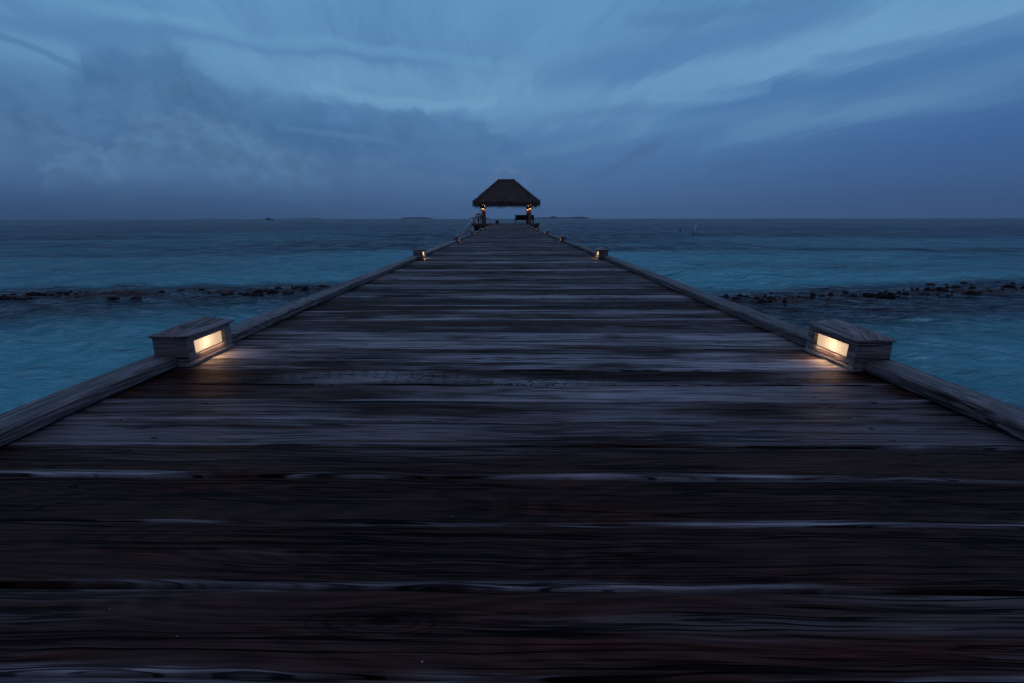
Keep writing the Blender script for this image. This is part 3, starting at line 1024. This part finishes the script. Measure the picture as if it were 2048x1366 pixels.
reef_ledge([(-60, 596), (60, 594), (150, 591), (260, 588), (400, 585), (520, 582), (600, 579), (680, 573)], 2.0)
reef_ledge([(1420, 600), (1500, 601), (1570, 601), (1660, 596), (1740, 592), (1830, 588), (1930, 584), (2090, 578)], 19.0)
# ------------------------------------------------------------------ sea
def vnoise(x, y, seed):
    xi, yi = np.floor(x).astype(np.int64), np.floor(y).astype(np.int64)
    fx, fy = x - xi, y - yi
    fx = fx * fx * (3 - 2 * fx); fy = fy * fy * (3 - 2 * fy)

    def h(a, b):
        n = (a * 374761393 + b * 668265263 + seed * 974711) & 0xffffffff
        n = ((n ^ (n >> 13)) * 1274126177) & 0xffffffff
        return ((n ^ (n >> 16)) & 0xffff) / 65535.0
    return (h(xi, yi) * (1 - fx) + h(xi + 1, yi) * fx) * (1 - fy) + (h(xi, yi + 1) * (1 - fx) + h(xi + 1, yi + 1) * fx) * fy


def fbm(x, y, seed, o=4):
    s = np.zeros_like(x); a = .5; t = 0
    for i in range(o):
        s += a * vnoise(x * 2 ** i, y * 2 ** i, seed + i); t += a; a *= .5
    return s / t


def sstep(x, a, b):
    t = np.clip((x - a) / (b - a), 0, 1)
    return t * t * (3 - 2 * t)


ang = np.concatenate([np.linspace(-64, 64, 560), np.linspace(64, 296, 110)[1:]])
ang = np.radians(ang)
rad = np.concatenate([np.exp(np.arange(math.log(1.2), math.log(150), .0062)), np.exp(np.arange(math.log(150), math.log(7000), .035)), [7000.]])
na, nr = len(ang), len(rad)
Rg, Ag = np.meshgrid(rad, ang, indexing='ij')
Xw, Yw = Rg * np.sin(Ag), Rg * np.cos(Ag)
z = np.zeros_like(Xw)
wr = np.random.default_rng(5)
for i in range(64):
    lam = .24 * (7.5 ** wr.random())
    th_ = R(205) + wr.normal(0, .42)
    kx, ky = math.cos(th_), math.sin(th_)
    kk = 2 * math.pi / lam
    amp = .0085 * lam ** .95
    ph = wr.uniform(0, 6.28)
    fade = 1 - sstep(Rg, 14 * lam, 42 * lam)
    arg = kk * (Xw * kx * .55 + Yw * ky) + ph
    z += amp * fade * (2 * np.exp(.8 * (np.sin(arg) - 1)) - 1.049)
gust = .45 + 1.1 * fbm(Xw * .09, Yw * .16, 31)
z *= gust
# sand or reef below the surface, in metres on the sea floor
nz = fbm(Xw * .10 + 7, Yw * .22, 3, 5)
nf = fbm(Xw * .035 + 17, Yw * .10, 9, 5)
right = Xw > 0
reef_r = 12.3 + .27 * (Xw - 5.0)
reef_l = 13.2 + .24 * (Xw + 14.0)
dr = Yw - np.where(right, reef_r, reef_l) + (nz - .5) * 3.5
behind = sstep(dr, .5, 2.6) * (1 - sstep(Yw + (nf - .5) * 30, np.where(right, 22, 27), np.where(right, 33, 40)))
behind *= np.where(right, 1.0, .62 + .25 * sstep(Xw, -16, -6))
front = 1 - sstep(dr, -5.4, -1.2)
front *= np.where(right, sstep(Xw + (nz - .5) * 4, 2, 6.5), 1.0)
band2 = np.where(right, sstep(Yw + (nf - .5) * 16, 33, 38) * (1 - sstep(Yw + (nf - .5) * 26, 48, 64)) * sstep(Xw, 10, 26) * .55, 0)
far = sstep(nf, .56, .74) * (1 - sstep(Yw, 60, 110)) * sstep(Yw, 26, 34) * .35
sand = np.clip(np.maximum.reduce([behind, front, band2, far]), 0, 1) * (.78 + .44 * nz)
rim = np.exp(-((dr + .5) / np.where(dr > -.5, 1.1, 3.0)) ** 2)
sand = np.clip(sand * (1 - .85 * rim), 0, 1)
z *= 1 - .6 * rim
co = np.stack([Xw, Yw, WATER + z], -1).reshape(-1, 3)
i, j = np.meshgrid(np.arange(nr - 1), np.arange(na), indexing='ij')
FLIP = 1
j2 = (j + 1) % na
q = np.stack([i * na + j, i * na + j2, (i + 1) * na + j2, (i + 1) * na + j], -1).reshape(-1, 4)[:, ::FLIP]
SEA, g, p = new_mat('lagoon_water')
geo = SEA.node_tree.nodes.new('ShaderNodeNewGeometry')
X, Y, Z = g.sep(geo.outputs['Position'])
dist = g.m('SQRT', g.add(g.mul(X, X), g.mul(Y, Y)))
sa = g.attr('sand').outputs['Fac']
rf = g.attr('reef').outputs['Fac']
nn = g.noise(g.xyz(X, g.mul(Y, 1.8), 0.0), .35, 4.0, .6)
sa2 = g.mulc(sa, g.lin(nn, .3, .7, .85, 1.12))
colw = g.mix(sa2, (0.011, 0.026, 0.054), (0.072, 0.345, 0.405))
colw = g.mix(rf, colw, (0.016, 0.020, 0.030))
g.put(p, 'Base Color', colw)
p.inputs['IOR'].default_value = 1.33
g.put(p, 'Roughness', g.lin(dist, 20.0, 300.0, .10, .22))
# ripples: small near, longer ones carry the far sea
hs = None
for sc_, sx_, amp_, d0, d1 in ((9.0, .6, .030, 4, 22), (3.4, .55, .15, 10, 50), (1.05, .42, .38, 30, 160), (.36, .30, .8, 70, 500), (.11, .24, 3.2, 300, 2500), (.03, .22, 9.0, 1200, 9000)):
    nz_ = g.noise(g.xyz(g.mul(X, sx_), Y, float(sc_)), sc_, 3.0, .55, 0.0)
    f_ = g.mul(g.mul(nz_, amp_), g.ss(dist, d1, d0))
    if sc_ < 1.0: f_ = g.mul(f_, g.lin(dist, 0.0, d0, .35, 1.0))
    hs = f_ if hs is None else g.add(hs, f_)
nrm_ = g.bump(hs, 1.0, 1.0)
g.put(p, 'Normal', nrm_)
# a rippled surface hides most of its far-tilted facets, so only part of the mirror image is left
p.inputs['Specular IOR Level'].default_value = 0.0
p.inputs['Roughness'].default_value = 1.0
gl = SEA.node_tree.nodes.new('ShaderNodeBsdfGlossy')
g.put(gl, 'Roughness', g.lin(dist, 20.0, 300.0, .08, .20))
g.put(gl, 'Normal', nrm_)
fr_ = SEA.node_tree.nodes.new('ShaderNodeFresnel')
fr_.inputs[0].default_value = 1.33
g.put(fr_, 'Normal', nrm_)
mx = SEA.node_tree.nodes.new('ShaderNodeMixShader')
r1 = g.noise(g.xyz(g.mul(X, 2.6), g.mul(Y, 3.6), 3.0), 1.0, 4.0, .65)
r2 = g.noise(g.xyz(g.mul(X, .85), g.mul(Y, .16), 5.0), 1.0, 3.0, .65)
r3 = g.noise(g.xyz(g.mul(X, .22), g.mul(Y, .016), 9.0), 1.0, 3.0, .65)
w1 = g.mul(g.ss(dist, 45.0, 14.0), g.sub(r1, .5))
w2 = g.mul(g.mul(g.ss(dist, 14.0, 45.0), g.ss(dist, 240.0, 90.0)), g.sub(r2, .5))
w3 = g.mul(g.mul(g.ss(dist, 90.0, 240.0), g.ss(dist, 2500.0, 800.0)), g.sub(r3, .5))
chop = g.add(.56, g.add(g.mul(w1, 1.5), g.mul(g.add(w2, w3), 1.5)))
g.put(mx, 0, g.mulc(fr_.outputs[0], g.m('MAXIMUM', chop, .08)))
SEA.node_tree.links.new(p.outputs[0], mx.inputs[1])
SEA.node_tree.links.new(gl.outputs[0], mx.inputs[2])
SEA.node_tree.links.new(mx.outputs[0], [n for n in SEA.node_tree.nodes if n.type == 'OUTPUT_MATERIAL'][0].inputs[0])
sea = mesh_np('sea', co, q, SEA, None, True, {'sand': ('FLOAT', sand.ravel()), 'reef': ('FLOAT', np.clip(rim * .9, 0, 1).ravel())})
tag(sea, kind='structure')
# flat bed well under the water so that the piles stand on something
b = MB()
b.box((-400, -400, -3.6), (400, 600, -3.3))
bed = b.build('seabed', plain('sea_sand', (.2, .2, .18), .9))
tag(bed, kind='structure')

# ------------------------------------------------------------------ floats, pole, boat
BW = plain('white_float', (0.55, 0.53, 0.50), .5)
BD = plain('dark_float', (0.01, 0.011, 0.013), .5)
BB = plain('pale_blue_paint', (0.50, 0.75, 0.82), .5)


def float_ball(px, py, rpx, label, mat, name='buoy', cat='buoy'):
    c = on_plane(px, py, WATER)
    s = (c - CAM).length / F * rpx
    root = tag(empty(name, c), label, cat)
    b = MB()
    b.lathe([(s * math.sin(a) + .001, -s * math.cos(a) + s * .55) for a in [math.pi * i / 14 for i in range(15)]], 20)
    b.build('buoy_ball', mat, root)
    b = MB()
    b.lathe([(s * .3, s * 1.50), (s * .3, s * 1.72), (s * .15, s * 1.8)], 12)
    b.build('mooring_eye', BD, root)


float_ball(840, 454.6, 2.0, 'white mooring buoy afloat left of the pavilion', BW)
float_ball(1402.5, 448.4, 1.8, 'white mooring buoy afloat beyond the leaning marker pole', BW)
float_ball(1360.3, 461.6, 1.7, 'small black float left of the leaning marker pole', BD)
float_ball(1364.8, 461.2, .9, 'tiny white float beside the black float', BW)
mp = on_plane(1387, 469.5, WATER)
mk = tag(empty('marker_pole', mp), 'pale blue leaning marker pole standing in the sea on the right', 'marker pole')
s = (mp - CAM).length / F
b = MB(); b.tube([(-.06 * s, 0, -.3), (.9 * s, 0, 6 * s), (4.4 * s, 0, 20.5 * s)], [.95 * s, .85 * s, .8 * s], 10); b.build('pole', BB, mk)
b = MB(); b.lathe([(1.0 * s, -.1), (1.5 * s, .02), (1.45 * s, 1.5 * s), (1.0 * s, 2.6 * s), (.9 * s, 2.8 * s)], 14); b.build('pole_base', BD, mk)

bd = Vector(ray(539, 439)); bd.z = 0; bd.normalize()
bc = Vector((CAM.x, 0, WATER)) + bd * 1150
boat = tag(empty('boat', bc, math.atan2(-bd.x, bd.y)), 'small white cabin boat far off on the horizon at left', 'boat')
s = 1150 / F
HULL = plain('dark_hull_paint', (0.07, 0.08, 0.10), .5)
CABIN = plain('white_cabin_paint', (0.45, 0.46, 0.48), .5)
hb = MB()
secs = []
for t in range(9):
    u = t / 8
    x = (-6.5 + 13.5 * u) * s
    w = 1.9 * s * (1 - max(0, abs(u - .55) * 2.0 - .15) ** 2 * .9)
    top = (1.5 + 1.1 * (1 - u) ** 2) * s
    base_ = len(hb.v)
    hb.v += [(x, -w, top), (x * .94, -w * .6, -.3 * s), (x * .94, w * .6, -.3 * s), (x, w, top)]
    secs.append(base_)
for a, c in zip(secs, secs[1:]):
    for k in range(4):
        hb.f.append((a + k, a + (k + 1) % 4, c + (k + 1) % 4, c + k)); hb.s.append(False)
hb.f.append(tuple(secs[0] + k for k in range(4))); hb.f.append(tuple(secs[-1] + k for k in (3, 2, 1, 0))); hb.s += [False] * 2
hb.build('hull', HULL, boat)
b = MB(); b.box((-4.2 * s, -1.4 * s, 1.6 * s), (2.0 * s, 1.4 * s, 3.0 * s), taper=.93); b.build('cabin', CABIN, boat)
b = MB(); b.box((-3.6 * s, -1.2 * s, 3.75 * s), (1.2 * s, 1.2 * s, 4.1 * s)); b.build('canopy', CABIN, boat)
b = MB()
for x in (-3.2, .8):
    for y in (-1, 1): b.tube([(x * s, y * s, 2.95 * s), (x * s, y * s, 3.76 * s)], .1 * s, 6)
b.build('canopy_frame', HULL, boat)

# ------------------------------------------------------------------ islands on the horizon
LEAF = plain('island_foliage', (0.045, 0.07, 0.04), .9, 0, .4, .02)
SHORE = plain('island_sand', (0.30, 0.29, 0.25), .9, 0, .2, .02)
CONC = plain('island_concrete', (0.22, 0.22, 0.22), .9)
MAST = plain('mast_paint', (0.10, 0.09, 0.09), .7)
ID = 5200.0


def isl_x(px):
    d = ray(px, 437)
    return CAM.x + d.x / d.y * ID


def island(px0, px1, prof, lab, ccount, sand_h=1.6):
    """prof: (fraction, height in photograph pixels) of the tree line above the water"""
    s = ID / F / math.cos(PITCH)
    x0, x1 = isl_x(px0), isl_x(px1)
    cx = (x0 + x1) / 2
    b = MB()
    n = 48
    ring = [(cx + (x1 - x0) * .52 * math.cos(2 * math.pi * k / n), ID + 120 * math.sin(2 * math.pi * k / n)) for k in range(n)]
    b0 = len(b.v)
    for rr_, zz in ((1.0, -.6), (.97, .6), (.90, sand_h)):
        b.v += [(cx + (x - cx) * rr_, ID + (y - ID) * rr_, WATER + zz) for x, y in ring]
    for r_ in range(2):
        for k in range(n):
            b.f.append((b0 + r_ * n + k, b0 + r_ * n + (k + 1) % n, b0 + (r_ + 1) * n + (k + 1) % n, b0 + (r_ + 1) * n + k)); b.s.append(True)
    b.f.append(tuple(b0 + 2 * n + k for k in range(n))); b.s.append(True)
    o = b.build('island', SHORE)
    tag(o, kind='structure')
    # tree cover: many small crowns
    t = MB()
    pr = random.Random(int(px0))
    for k in range(ccount):
        u = pr.random()
        v = pr.uniform(-1, 1)
        hpx = np.interp(u, [q[0] for q in prof], [q[1] for q in prof])
        hh = hpx * s * pr.uniform(.72, 1.0)
        if hh < .5: continue
        xx = x0 + (x1 - x0) * u
        yy = ID + 90 * v * math.sqrt(max(.05, 1 - (2 * u - 1) ** 2))
        rr_ = pr.uniform(4, 9)
        bb = len(t.v)
        for (dx, dy, dz) in ((0, 0, 1), (1, 0, .55), (0, 1, .6), (-1, 0, .5), (0, -1, .6), (.7, .7, .1), (-.7, .7, .1), (-.7, -.7, .1), (.7, -.7, .1)):
            t.v.append((xx + dx * rr_ * pr.uniform(.8, 1.2), yy + dy * rr_, WATER + sand_h * .5 + hh * dz))
        for f in ((0, 1, 2), (0, 2, 3), (0, 3, 4), (0, 4, 1), (1, 5, 2), (2, 6, 3), (3, 7, 4), (4, 8, 1), (1, 8, 5), (2, 5, 6), (3, 6, 7), (4, 7, 8)):
            t.f.append(tuple(bb + i for i in f)); t.s.append(False)
    tag(t.build('tree_cover', LEAF), lab, 'trees', kind='stuff')


island(802, 863, [(0, 1.2), (.1, 1.8), (.2, 3.0), (.24, 2.4), (.4, 2.6), (.55, 3.0), (.8, 2.6), (.92, 2.0), (1, 1)], 'low dark tree cover on the flat island left of the pavilion', 520)
island(939, 979, [(0, 1.6), (.2, 2.2), (.8, 2.2), (1, 1.0)], 'tree cover on the small island behind the ladder', 340)
island(1052, 1178, [(0, 1.5), (.3, 2.2), (.45, 2.6), (.6, 2.2), (.72, 2.4), (.8, 3.6), (.9, 3.2), (.97, 2.4), (1, .8)], 'tree cover on the long island right of the pavilion', 1100)
island(560, 642, [(0, .5), (.3, .7), (.6, 1.0), (.75, 1.5), (.95, 1.3), (1, .4)], 'faint tree cover on the low island right of the boat', 500)
island(415, 440, [(0, 0), (1, 0)], 'sandbar', 0, 3.2) if False else None
b = MB()
x0, x1 = isl_x(416), isl_x(438)
b.lathe([(60, -.5), (56, 3.0), (30, 4.6), (2, 5.0)], 40, (0, 0, 0))
o = b.build('sandbar', SHORE)
o.location = ((x0 + x1) / 2, ID, WATER)
o.scale = ((x1 - x0) / 120, .8, 1)
tag(o, kind='structure')
s = ID / F / math.cos(PITCH)
for px, w, h, lab in ((1104.5, 3.6, 4.6, 'left one of the two square blocks on the long right island'), (1109.5, 2.8, 4.8, 'right one of the two square blocks on the long right island')):
    root = tag(empty('building', (isl_x(px), ID, WATER)), lab, 'building', 'blocks on the far island')
    b = MB(); b.box((-w / 2 * s, -8, 0), (w / 2 * s, 8, h * s * .92)); b.build('wall', CONC, root)
    b = MB(); b.box((-w / 2 * s - .8, -8.8, h * s * .922), (w / 2 * s + .8, 8.8, h * s)); b.build('roof', CONC, root)
for px, h, lab in ((1076.6, 12.0, 'tall thin radio mast with red light on the long right island'), (1162.5, 7.8, 'shorter radio mast near the right tip of the long island')):
    root = tag(empty('radio_mast', (isl_x(px), ID, WATER)), lab, 'mast')
    b = MB(); b.tube([(0, 0, 0), (0, 0, h * s)], [1.6, .7], 6)
    for k in range(6): b.box((-1.6, -1.6, h * s * (k + .5) / 6), (1.6, 1.6, h * s * (k + .5) / 6 + .8))
    b.build('tower', MAST, root)
    if h > 10:
        b = MB(); b.lathe([(.4, h * s * .66), (1.7, h * s * .66 + 1), (1.7, h * s * .66 + 3), (.4, h * s * .66 + 4)], 10)
        b.build('warning_light', glow_mat('red_warning_light', (1.0, .06, .08), 1.2), root)

# ------------------------------------------------------------------ air
b = MB()
b.box((-7400, -7400, -4.8), (7400, 7400, 120))
HAZE = bpy.data.materials.new('sea_haze')
HAZE.use_nodes = True
HAZE.node_tree.nodes.clear()
ho = HAZE.node_tree.nodes.new('ShaderNodeOutputMaterial')
hv = HAZE.node_tree.nodes.new('ShaderNodeVolumePrincipled')
hv.inputs['Color'].default_value = (.58, .76, .97, 1)
hv.inputs['Density'].default_value = 0.45e-4
HAZE.node_tree.links.new(hv.outputs[0], ho.inputs['Volume'])
hz = b.build('haze', HAZE)
tag(hz, kind='stuff')
# ------------------------------------------------------------------ sky
w = bpy.data.worlds.new('World')
sc.world = w
w.use_nodes = True
nt = w.node_tree
nt.nodes.clear()
g = G(nt)
out = nt.nodes.new('ShaderNodeOutputWorld')
bg = nt.nodes.new('ShaderNodeBackground')
nt.links.new(bg.outputs[0], out.inputs[0])
tc = nt.nodes.new('ShaderNodeTexCoord')
D = tc.outputs['Generated']
dx, dy, dz = g.sep(D)
AZ = g.mul(g.m('ARCTAN2', dx, dy), 180 / math.pi)
EL = g.mul(g.m('ARCSINE', dz), 180 / math.pi)


def azel(px, py):
    d = ray(px, py)
    return math.degrees(math.atan2(d.x, d.y)), math.degrees(math.asin(d.z))


u = g.lin(AZ, -60.0, 60.0, 0.0, 1.0)


def elcurve(poly, hd='AUTO'):
    pts = []
    for px, py in poly:
        a, e = azel(px, py)
        pts.append(((a + 60) / 120, (e + 5) / 45))
    return g.sub(g.mul(g.curve(u, pts, hd), 45.0), 5.0)


def azcurve(vals):
    return g.curve(u, [((azel(px, 300)[0] + 60) / 120, v) for px, v in vals])


# flat cloud layer seen in perspective: streaks run away from the viewer
zc = g.m('MAXIMUM', dz, 0.02)
cu_, cv_ = g.m('DIVIDE', dx, g.add(zc, .06)), g.m('DIVIDE', dy, g.add(zc, .06))
sx_ = g.add(cu_, g.mul(cv_, .16))
streak = g.noise(g.xyz(g.mul(sx_, .95), g.mul(cv_, .20), 1.7), 1.0, 6.0, .58, .4)
streak2 = g.noise(g.xyz(g.mul(sx_, 3.0), g.mul(cv_, .55), 4.0), 1.0, 8.0, .64, .5)
puff = g.noise(g.xyz(g.mul(AZ, .085), g.mul(EL, .14), 2.0), 1.0, 6.0, .55)
puff2 = g.noise(g.xyz(g.mul(AZ, .22), g.mul(EL, .30), 7.0), 1.0, 5.0, .55)
puff4 = g.noise(g.xyz(g.mul(AZ, .5), g.mul(EL, .62), 33.0), 1.0, 5.0, .6)
puff3 = g.noise(g.xyz(g.mul(AZ, .16), g.mul(EL, .20), 21.0), 1.0, 5.0, .6)
soft = g.noise(g.xyz(g.mul(AZ, .03), g.mul(EL, .06), 12.0), 1.0, 3.0, .5)

col = g.ramp(g.lin(EL, 0.0, 60.0, 0.0, 1.0), [
    (0.0, (.062, .128, .262)), (.05, (.068, .150, .315)), (.13, (.080, .190, .385)), (.22, (.098, .238, .440)),
    (.33, (.112, .280, .500)), (.6, (.115, .285, .520)), (1.0, (.105, .26, .49))])
# bright veil of high cloud with long streaks
hi_m = g.mul(g.ss(streak, .40, .66), g.ss(EL, 6.0, 14.0))
col = g.mix(g.mulc(hi_m, .70), col, (.140, .325, .540))
col = g.mix(g.mulc(g.mul(g.ss(streak2, .50, .72), g.ss(EL, 7.0, 14.0)), .42), col, (.082, .205, .420))
streak3 = g.noise(g.xyz(g.mul(sx_, 8.0), g.mul(cv_, .95), 14.0), 1.0, 6.0, .62, .6)
col = g.mix(g.mulc(g.mul(g.ss(streak3, .52, .74), g.ss(EL, 6.0, 11.0)), .38), col, (.078, .195, .400))
col = g.mix(g.mulc(g.mul(g.ss(streak3, .46, .28), g.ss(EL, 6.0, 11.0)), .22), col, (.160, .36, .575))
# luminous patches
b1 = elcurve([(0, 110), (400, 120), (620, 150), (820, 180), (1000, 190), (1200, 200), (1500, 130), (1800, 60), (2048, 10)])
lum = g.mul(g.ss(g.m('ABSOLUTE', g.add(g.sub(EL, b1), g.mul(g.sub(streak2, .5), 7.0))), 4.0, .3),
            azcurve([(0, .1), (300, .12), (560, .55), (900, .75), (1150, .5), (1400, .85), (1700, .95), (2048, .7)]))
col = g.mix(g.mulc(lum, .55), col, (.180, .385, .605))
# clear deep blue, low on the right
rb = elcurve([(900, 420), (1150, 330), (1400, 270), (1600, 220), (1800, 180), (2048, 120)])
deep = g.mul(g.ss(g.sub(rb, EL), -3.0, 6.0), azcurve([(850, 0.0), (1150, .18), (1500, .5), (1800, .8), (2048, .9)]))
deep = g.mul(deep, g.ss(EL, -6.0, 2.0))
col = g.mix(deep, col, g.mix(g.ss(EL, 0.0, 9.0), (.045, .098, .225), (.044, .122, .310)))


def band(poly, thick, amt, color, na_=3.0, ns=None):
    global col
    c = elcurve(poly)
    d = g.m('ABSOLUTE', g.add(g.sub(EL, c), g.mul(g.sub(ns or streak2, .5), na_)))
    lo_, hi_ = poly[0][0], poly[-1][0]
    L = hi_ - lo_
    a = azcurve([(lo_ - .06 * L, 0), (lo_ + .25 * L, amt), (hi_ - .25 * L, amt), (hi_ + .06 * L, 0)])
    m_ = g.mul(g.ss(d, thick, thick * .15), a)
    col = g.mix(g.m('MULTIPLY', m_, 1.0, clamp=True), col, color)


band([(1090, 160), (1250, 125), (1400, 95), (1550, 55), (1680, 15)], 2.2, .75, (.085, .220, .440), 3.5)
band([(1330, 245), (1500, 190), (1700, 165), (1880, 120), (2100, 70)], 1.7, .85, (.066, .180, .390), 3.0)
band([(1420, 290), (1600, 235), (1800, 215), (2000, 190)], 1.3, .35, (.115, .270, .460), 3.2)
band([(1300, 212), (1420, 200), (1520, 180)], .8, .4, (.150, .35, .57), 2.0)
band([(1080, 240), (1250, 222), (1430, 215)], .9, .45, (.080, .195, .390), 2.2)
band([(1480, 268), (1700, 228), (1860, 190), (2060, 125)], 1.5, .28, (.120, .28, .48), 3.0)
band([(1620, 128), (1850, 86), (2080, 36)], .8, .6, (.080, .215, .435), 2.4)
band([(1250, 40), (1450, 22), (1650, -10)], .9, .5, (.082, .21, .42), 2.4)
band([(-40, 40), (200, 62), (420, 74), (640, 96), (860, 118)], 1.1, .55, (.080, .205, .410), 2.4)
band([(180, 15), (480, 70), (760, 96), (1000, 130)], .8, .35, (.16, .37, .58), 2.4)
band([(560, 215), (720, 226), (860, 240), (1000, 246)], .8, .4, (.080, .195, .385), 2.0)
band([(980, 330), (1150, 290), (1350, 250), (1480, 236)], .9, .3, (.110, .25, .43), 2.6)
# big dark cloud bank on the left
edge = elcurve([(-250, 60), (-60, 45), (40, 95), (130, 150), (155, 85), (230, 62), (310, 72), (380, 105), (450, 155), (540, 185), (640, 200), (760, 212), (900, 235), (1020, 262), (1150, 330), (1300, 400)], 'VECTOR')
e2 = g.add(g.sub(edge, EL), g.add(g.mul(g.sub(puff2, .5), 5.5), g.add(g.mul(g.sub(puff4, .5), 2.6), g.mul(g.sub(puff, .5), 2.0))))
sharp = azcurve([(0, 4.2), (300, 3.0), (480, 2.6), (640, 3.4), (900, 4.0), (1200, 5.0)])
bank = g.ss(g.m('DIVIDE', e2, g.mul(sharp, 1.0)), -.15, .9)
bank = g.mul(bank, azcurve([(-200, .8), (100, .85), (500, .82), (800, .75), (1000, .5), (1250, .0)]))
bcol = g.mix(g.ss(g.add(g.mul(puff, .6), g.mul(puff4, .4)), .38, .62), (.052, .140, .300), (.080, .190, .362))
bcol = g.mix(g.ss(EL, 9.0, 2.0), bcol, (.068, .145, .300))
col = g.mix(bank, col, bcol)
# paler cumulus heads in front of the bank


def heads(poly, amt, fade, color=(.098, .200, .368), na_=4.5, soft_=.8):
    global col
    global u
    u_keep = u
    u = g.add(u, g.mul(g.sub(g.add(g.mul(puff3, .65), g.mul(puff4, .35)), .5), .085))
    c = elcurve(poly, 'VECTOR')
    e = g.add(g.sub(c, EL), g.mul(g.sub(puff2, .5), na_))
    lo_, hi_ = poly[0][0], poly[-1][0]
    L = hi_ - lo_
    a = azcurve([(lo_ - .05 * L, 0), (lo_ + .3 * L, amt), (hi_ - .4 * L, amt), (hi_ + .05 * L, 0)])
    u = u_keep
    m_ = g.mul(g.mul(g.ss(e, -.1, soft_), g.ss(e, fade, .8)), a)
    col = g.mix(g.m('MULTIPLY', m_, 1.0, clamp=True), col, g.mix(g.ss(g.add(g.mul(puff4, .6), g.mul(puff2, .4)), .40, .60), tuple(c * .78 for c in color), tuple(c * 1.04 for c in color)))


heads([(200, 330), (235, 265), (255, 240), (300, 218), (350, 216), (400, 222), (470, 250), (640, 300)], .85, 8.5, (.096, .208, .378))
heads([(95, 340), (125, 305), (160, 285), (195, 292), (215, 318), (240, 340)], .75, 4.0, (.094, .205, .372))
heads([(-40, 230), (20, 210), (80, 205), (140, 235), (190, 260)], .4, 6.0)
heads([(270, 170), (300, 150), (380, 140), (450, 165), (520, 200)], .3, 3.5)
heads([(560, 320), (620, 300), (760, 310), (860, 330), (960, 350)], .25, 4.0)
heads([(960, 360), (985, 330), (1010, 322), (1040, 328), (1070, 345)], .6, 2.2, (.105, .196, .372), 2.0, .6)
# thin slot of light sky above the left bank
band([(10, 95), (70, 100), (130, 110), (190, 145)], 1.7, .55, (.125, .30, .50), 1.5, puff2)
band([(0, 75), (60, 92), (120, 118), (200, 150)], .45, .55, (.068, .17, .36), 1.2, puff2)
band([(560, 258), (620, 262), (700, 272), (790, 285)], .45, .35, (.105, .225, .41), 1.0, puff2)
band([(640, 175), (720, 200), (860, 210), (980, 205)], .8, .35, (.20, .42, .62), 2.0)
# little lilac scraps of low cloud on the right
band([(1165, 357), (1210, 345), (1250, 325), (1285, 302), (1320, 292)], .9, .65, (.066, .140, .300), 2.4, puff4)
band([(1420, 345), (1450, 338), (1490, 333), (1520, 330)], .9, .45, (.060, .122, .270), 2.4, puff4)
band([(1600, 358), (1650, 352), (1700, 349)], .4, .40, (.048, .105, .255), 1.0, puff2)
# darker murk on the left horizon
murk = g.mul(g.ss(EL, 4.6, -.3), azcurve([(-200, 1.0), (250, .92), (600, .72), (900, .38), (1250, .18), (1700, .3), (2048, .45)]))
col = g.mix(murk, col, (.030, .068, .155))
col = g.mix(g.mulc(g.ss(soft, .5, .75), .14), col, (.05, .13, .30))
# last twilight from the sky model, sun below the horizon behind the viewer
sky = nt.nodes.new('ShaderNodeTexSky')
sky.sky_type = 'NISHITA'
sky.sun_disc = False
sky.sun_elevation = R(-3.5)
sky.sun_rotation = R(200)
tw = g.mix(1.0, sky.outputs[0], (.02, .02, .02), 'MULTIPLY')
col = g.mix(1.0, col, tw, 'ADD')
# out of the photograph's view: grey lilac overcast above, darker behind the viewer
front = g.mul(g.ss(dy, .05, .45), g.ss(EL, 44.0, 26.0))
rest = g.mix(g.ss(dy, .35, -.55), g.mix(g.ss(EL, 20.0, 60.0), (.17, .25, .45), (.27, .29, .50)), (.105, .115, .21))
rest = g.mix(g.mul(g.ss(soft, .35, .65), .5), rest, g.mix(1.0, rest, (.7, .72, .78), 'MULTIPLY'))
col = g.mix(front, rest, col)
below = g.ss(dz, -.02, -.10)
col = g.mix(below, col, (.02, .05, .09))
g.put(bg, 0, col)
bg.inputs[1].default_value = 1.0

sd_ = bpy.data.lights.new('twilight_sun', 'SUN')
sd_.energy = .03
sd_.angle = R(40)
sd_.color = (.75, .85, 1.0)
so = bpy.data.objects.new('twilight_sun', sd_)
COL.objects.link(so)
so.rotation_euler = (R(35), 0, R(-25))

sc.view_settings.view_transform = 'Standard'
sc.view_settings.look = 'None'
sc.view_settings.exposure = 0
sc.view_settings.gamma = 1
sc.render.engine = 'CYCLES'
sc.cycles.use_denoising = True
sc.cycles.use_adaptive_sampling = False
sc.cycles.max_bounces = 6
sc.cycles.diffuse_bounces = 3
sc.cycles.glossy_bounces = 3
sc.cycles.sample_clamp_indirect = 0.8
sc.cycles.caustics_reflective = False
sc.cycles.caustics_refractive = False
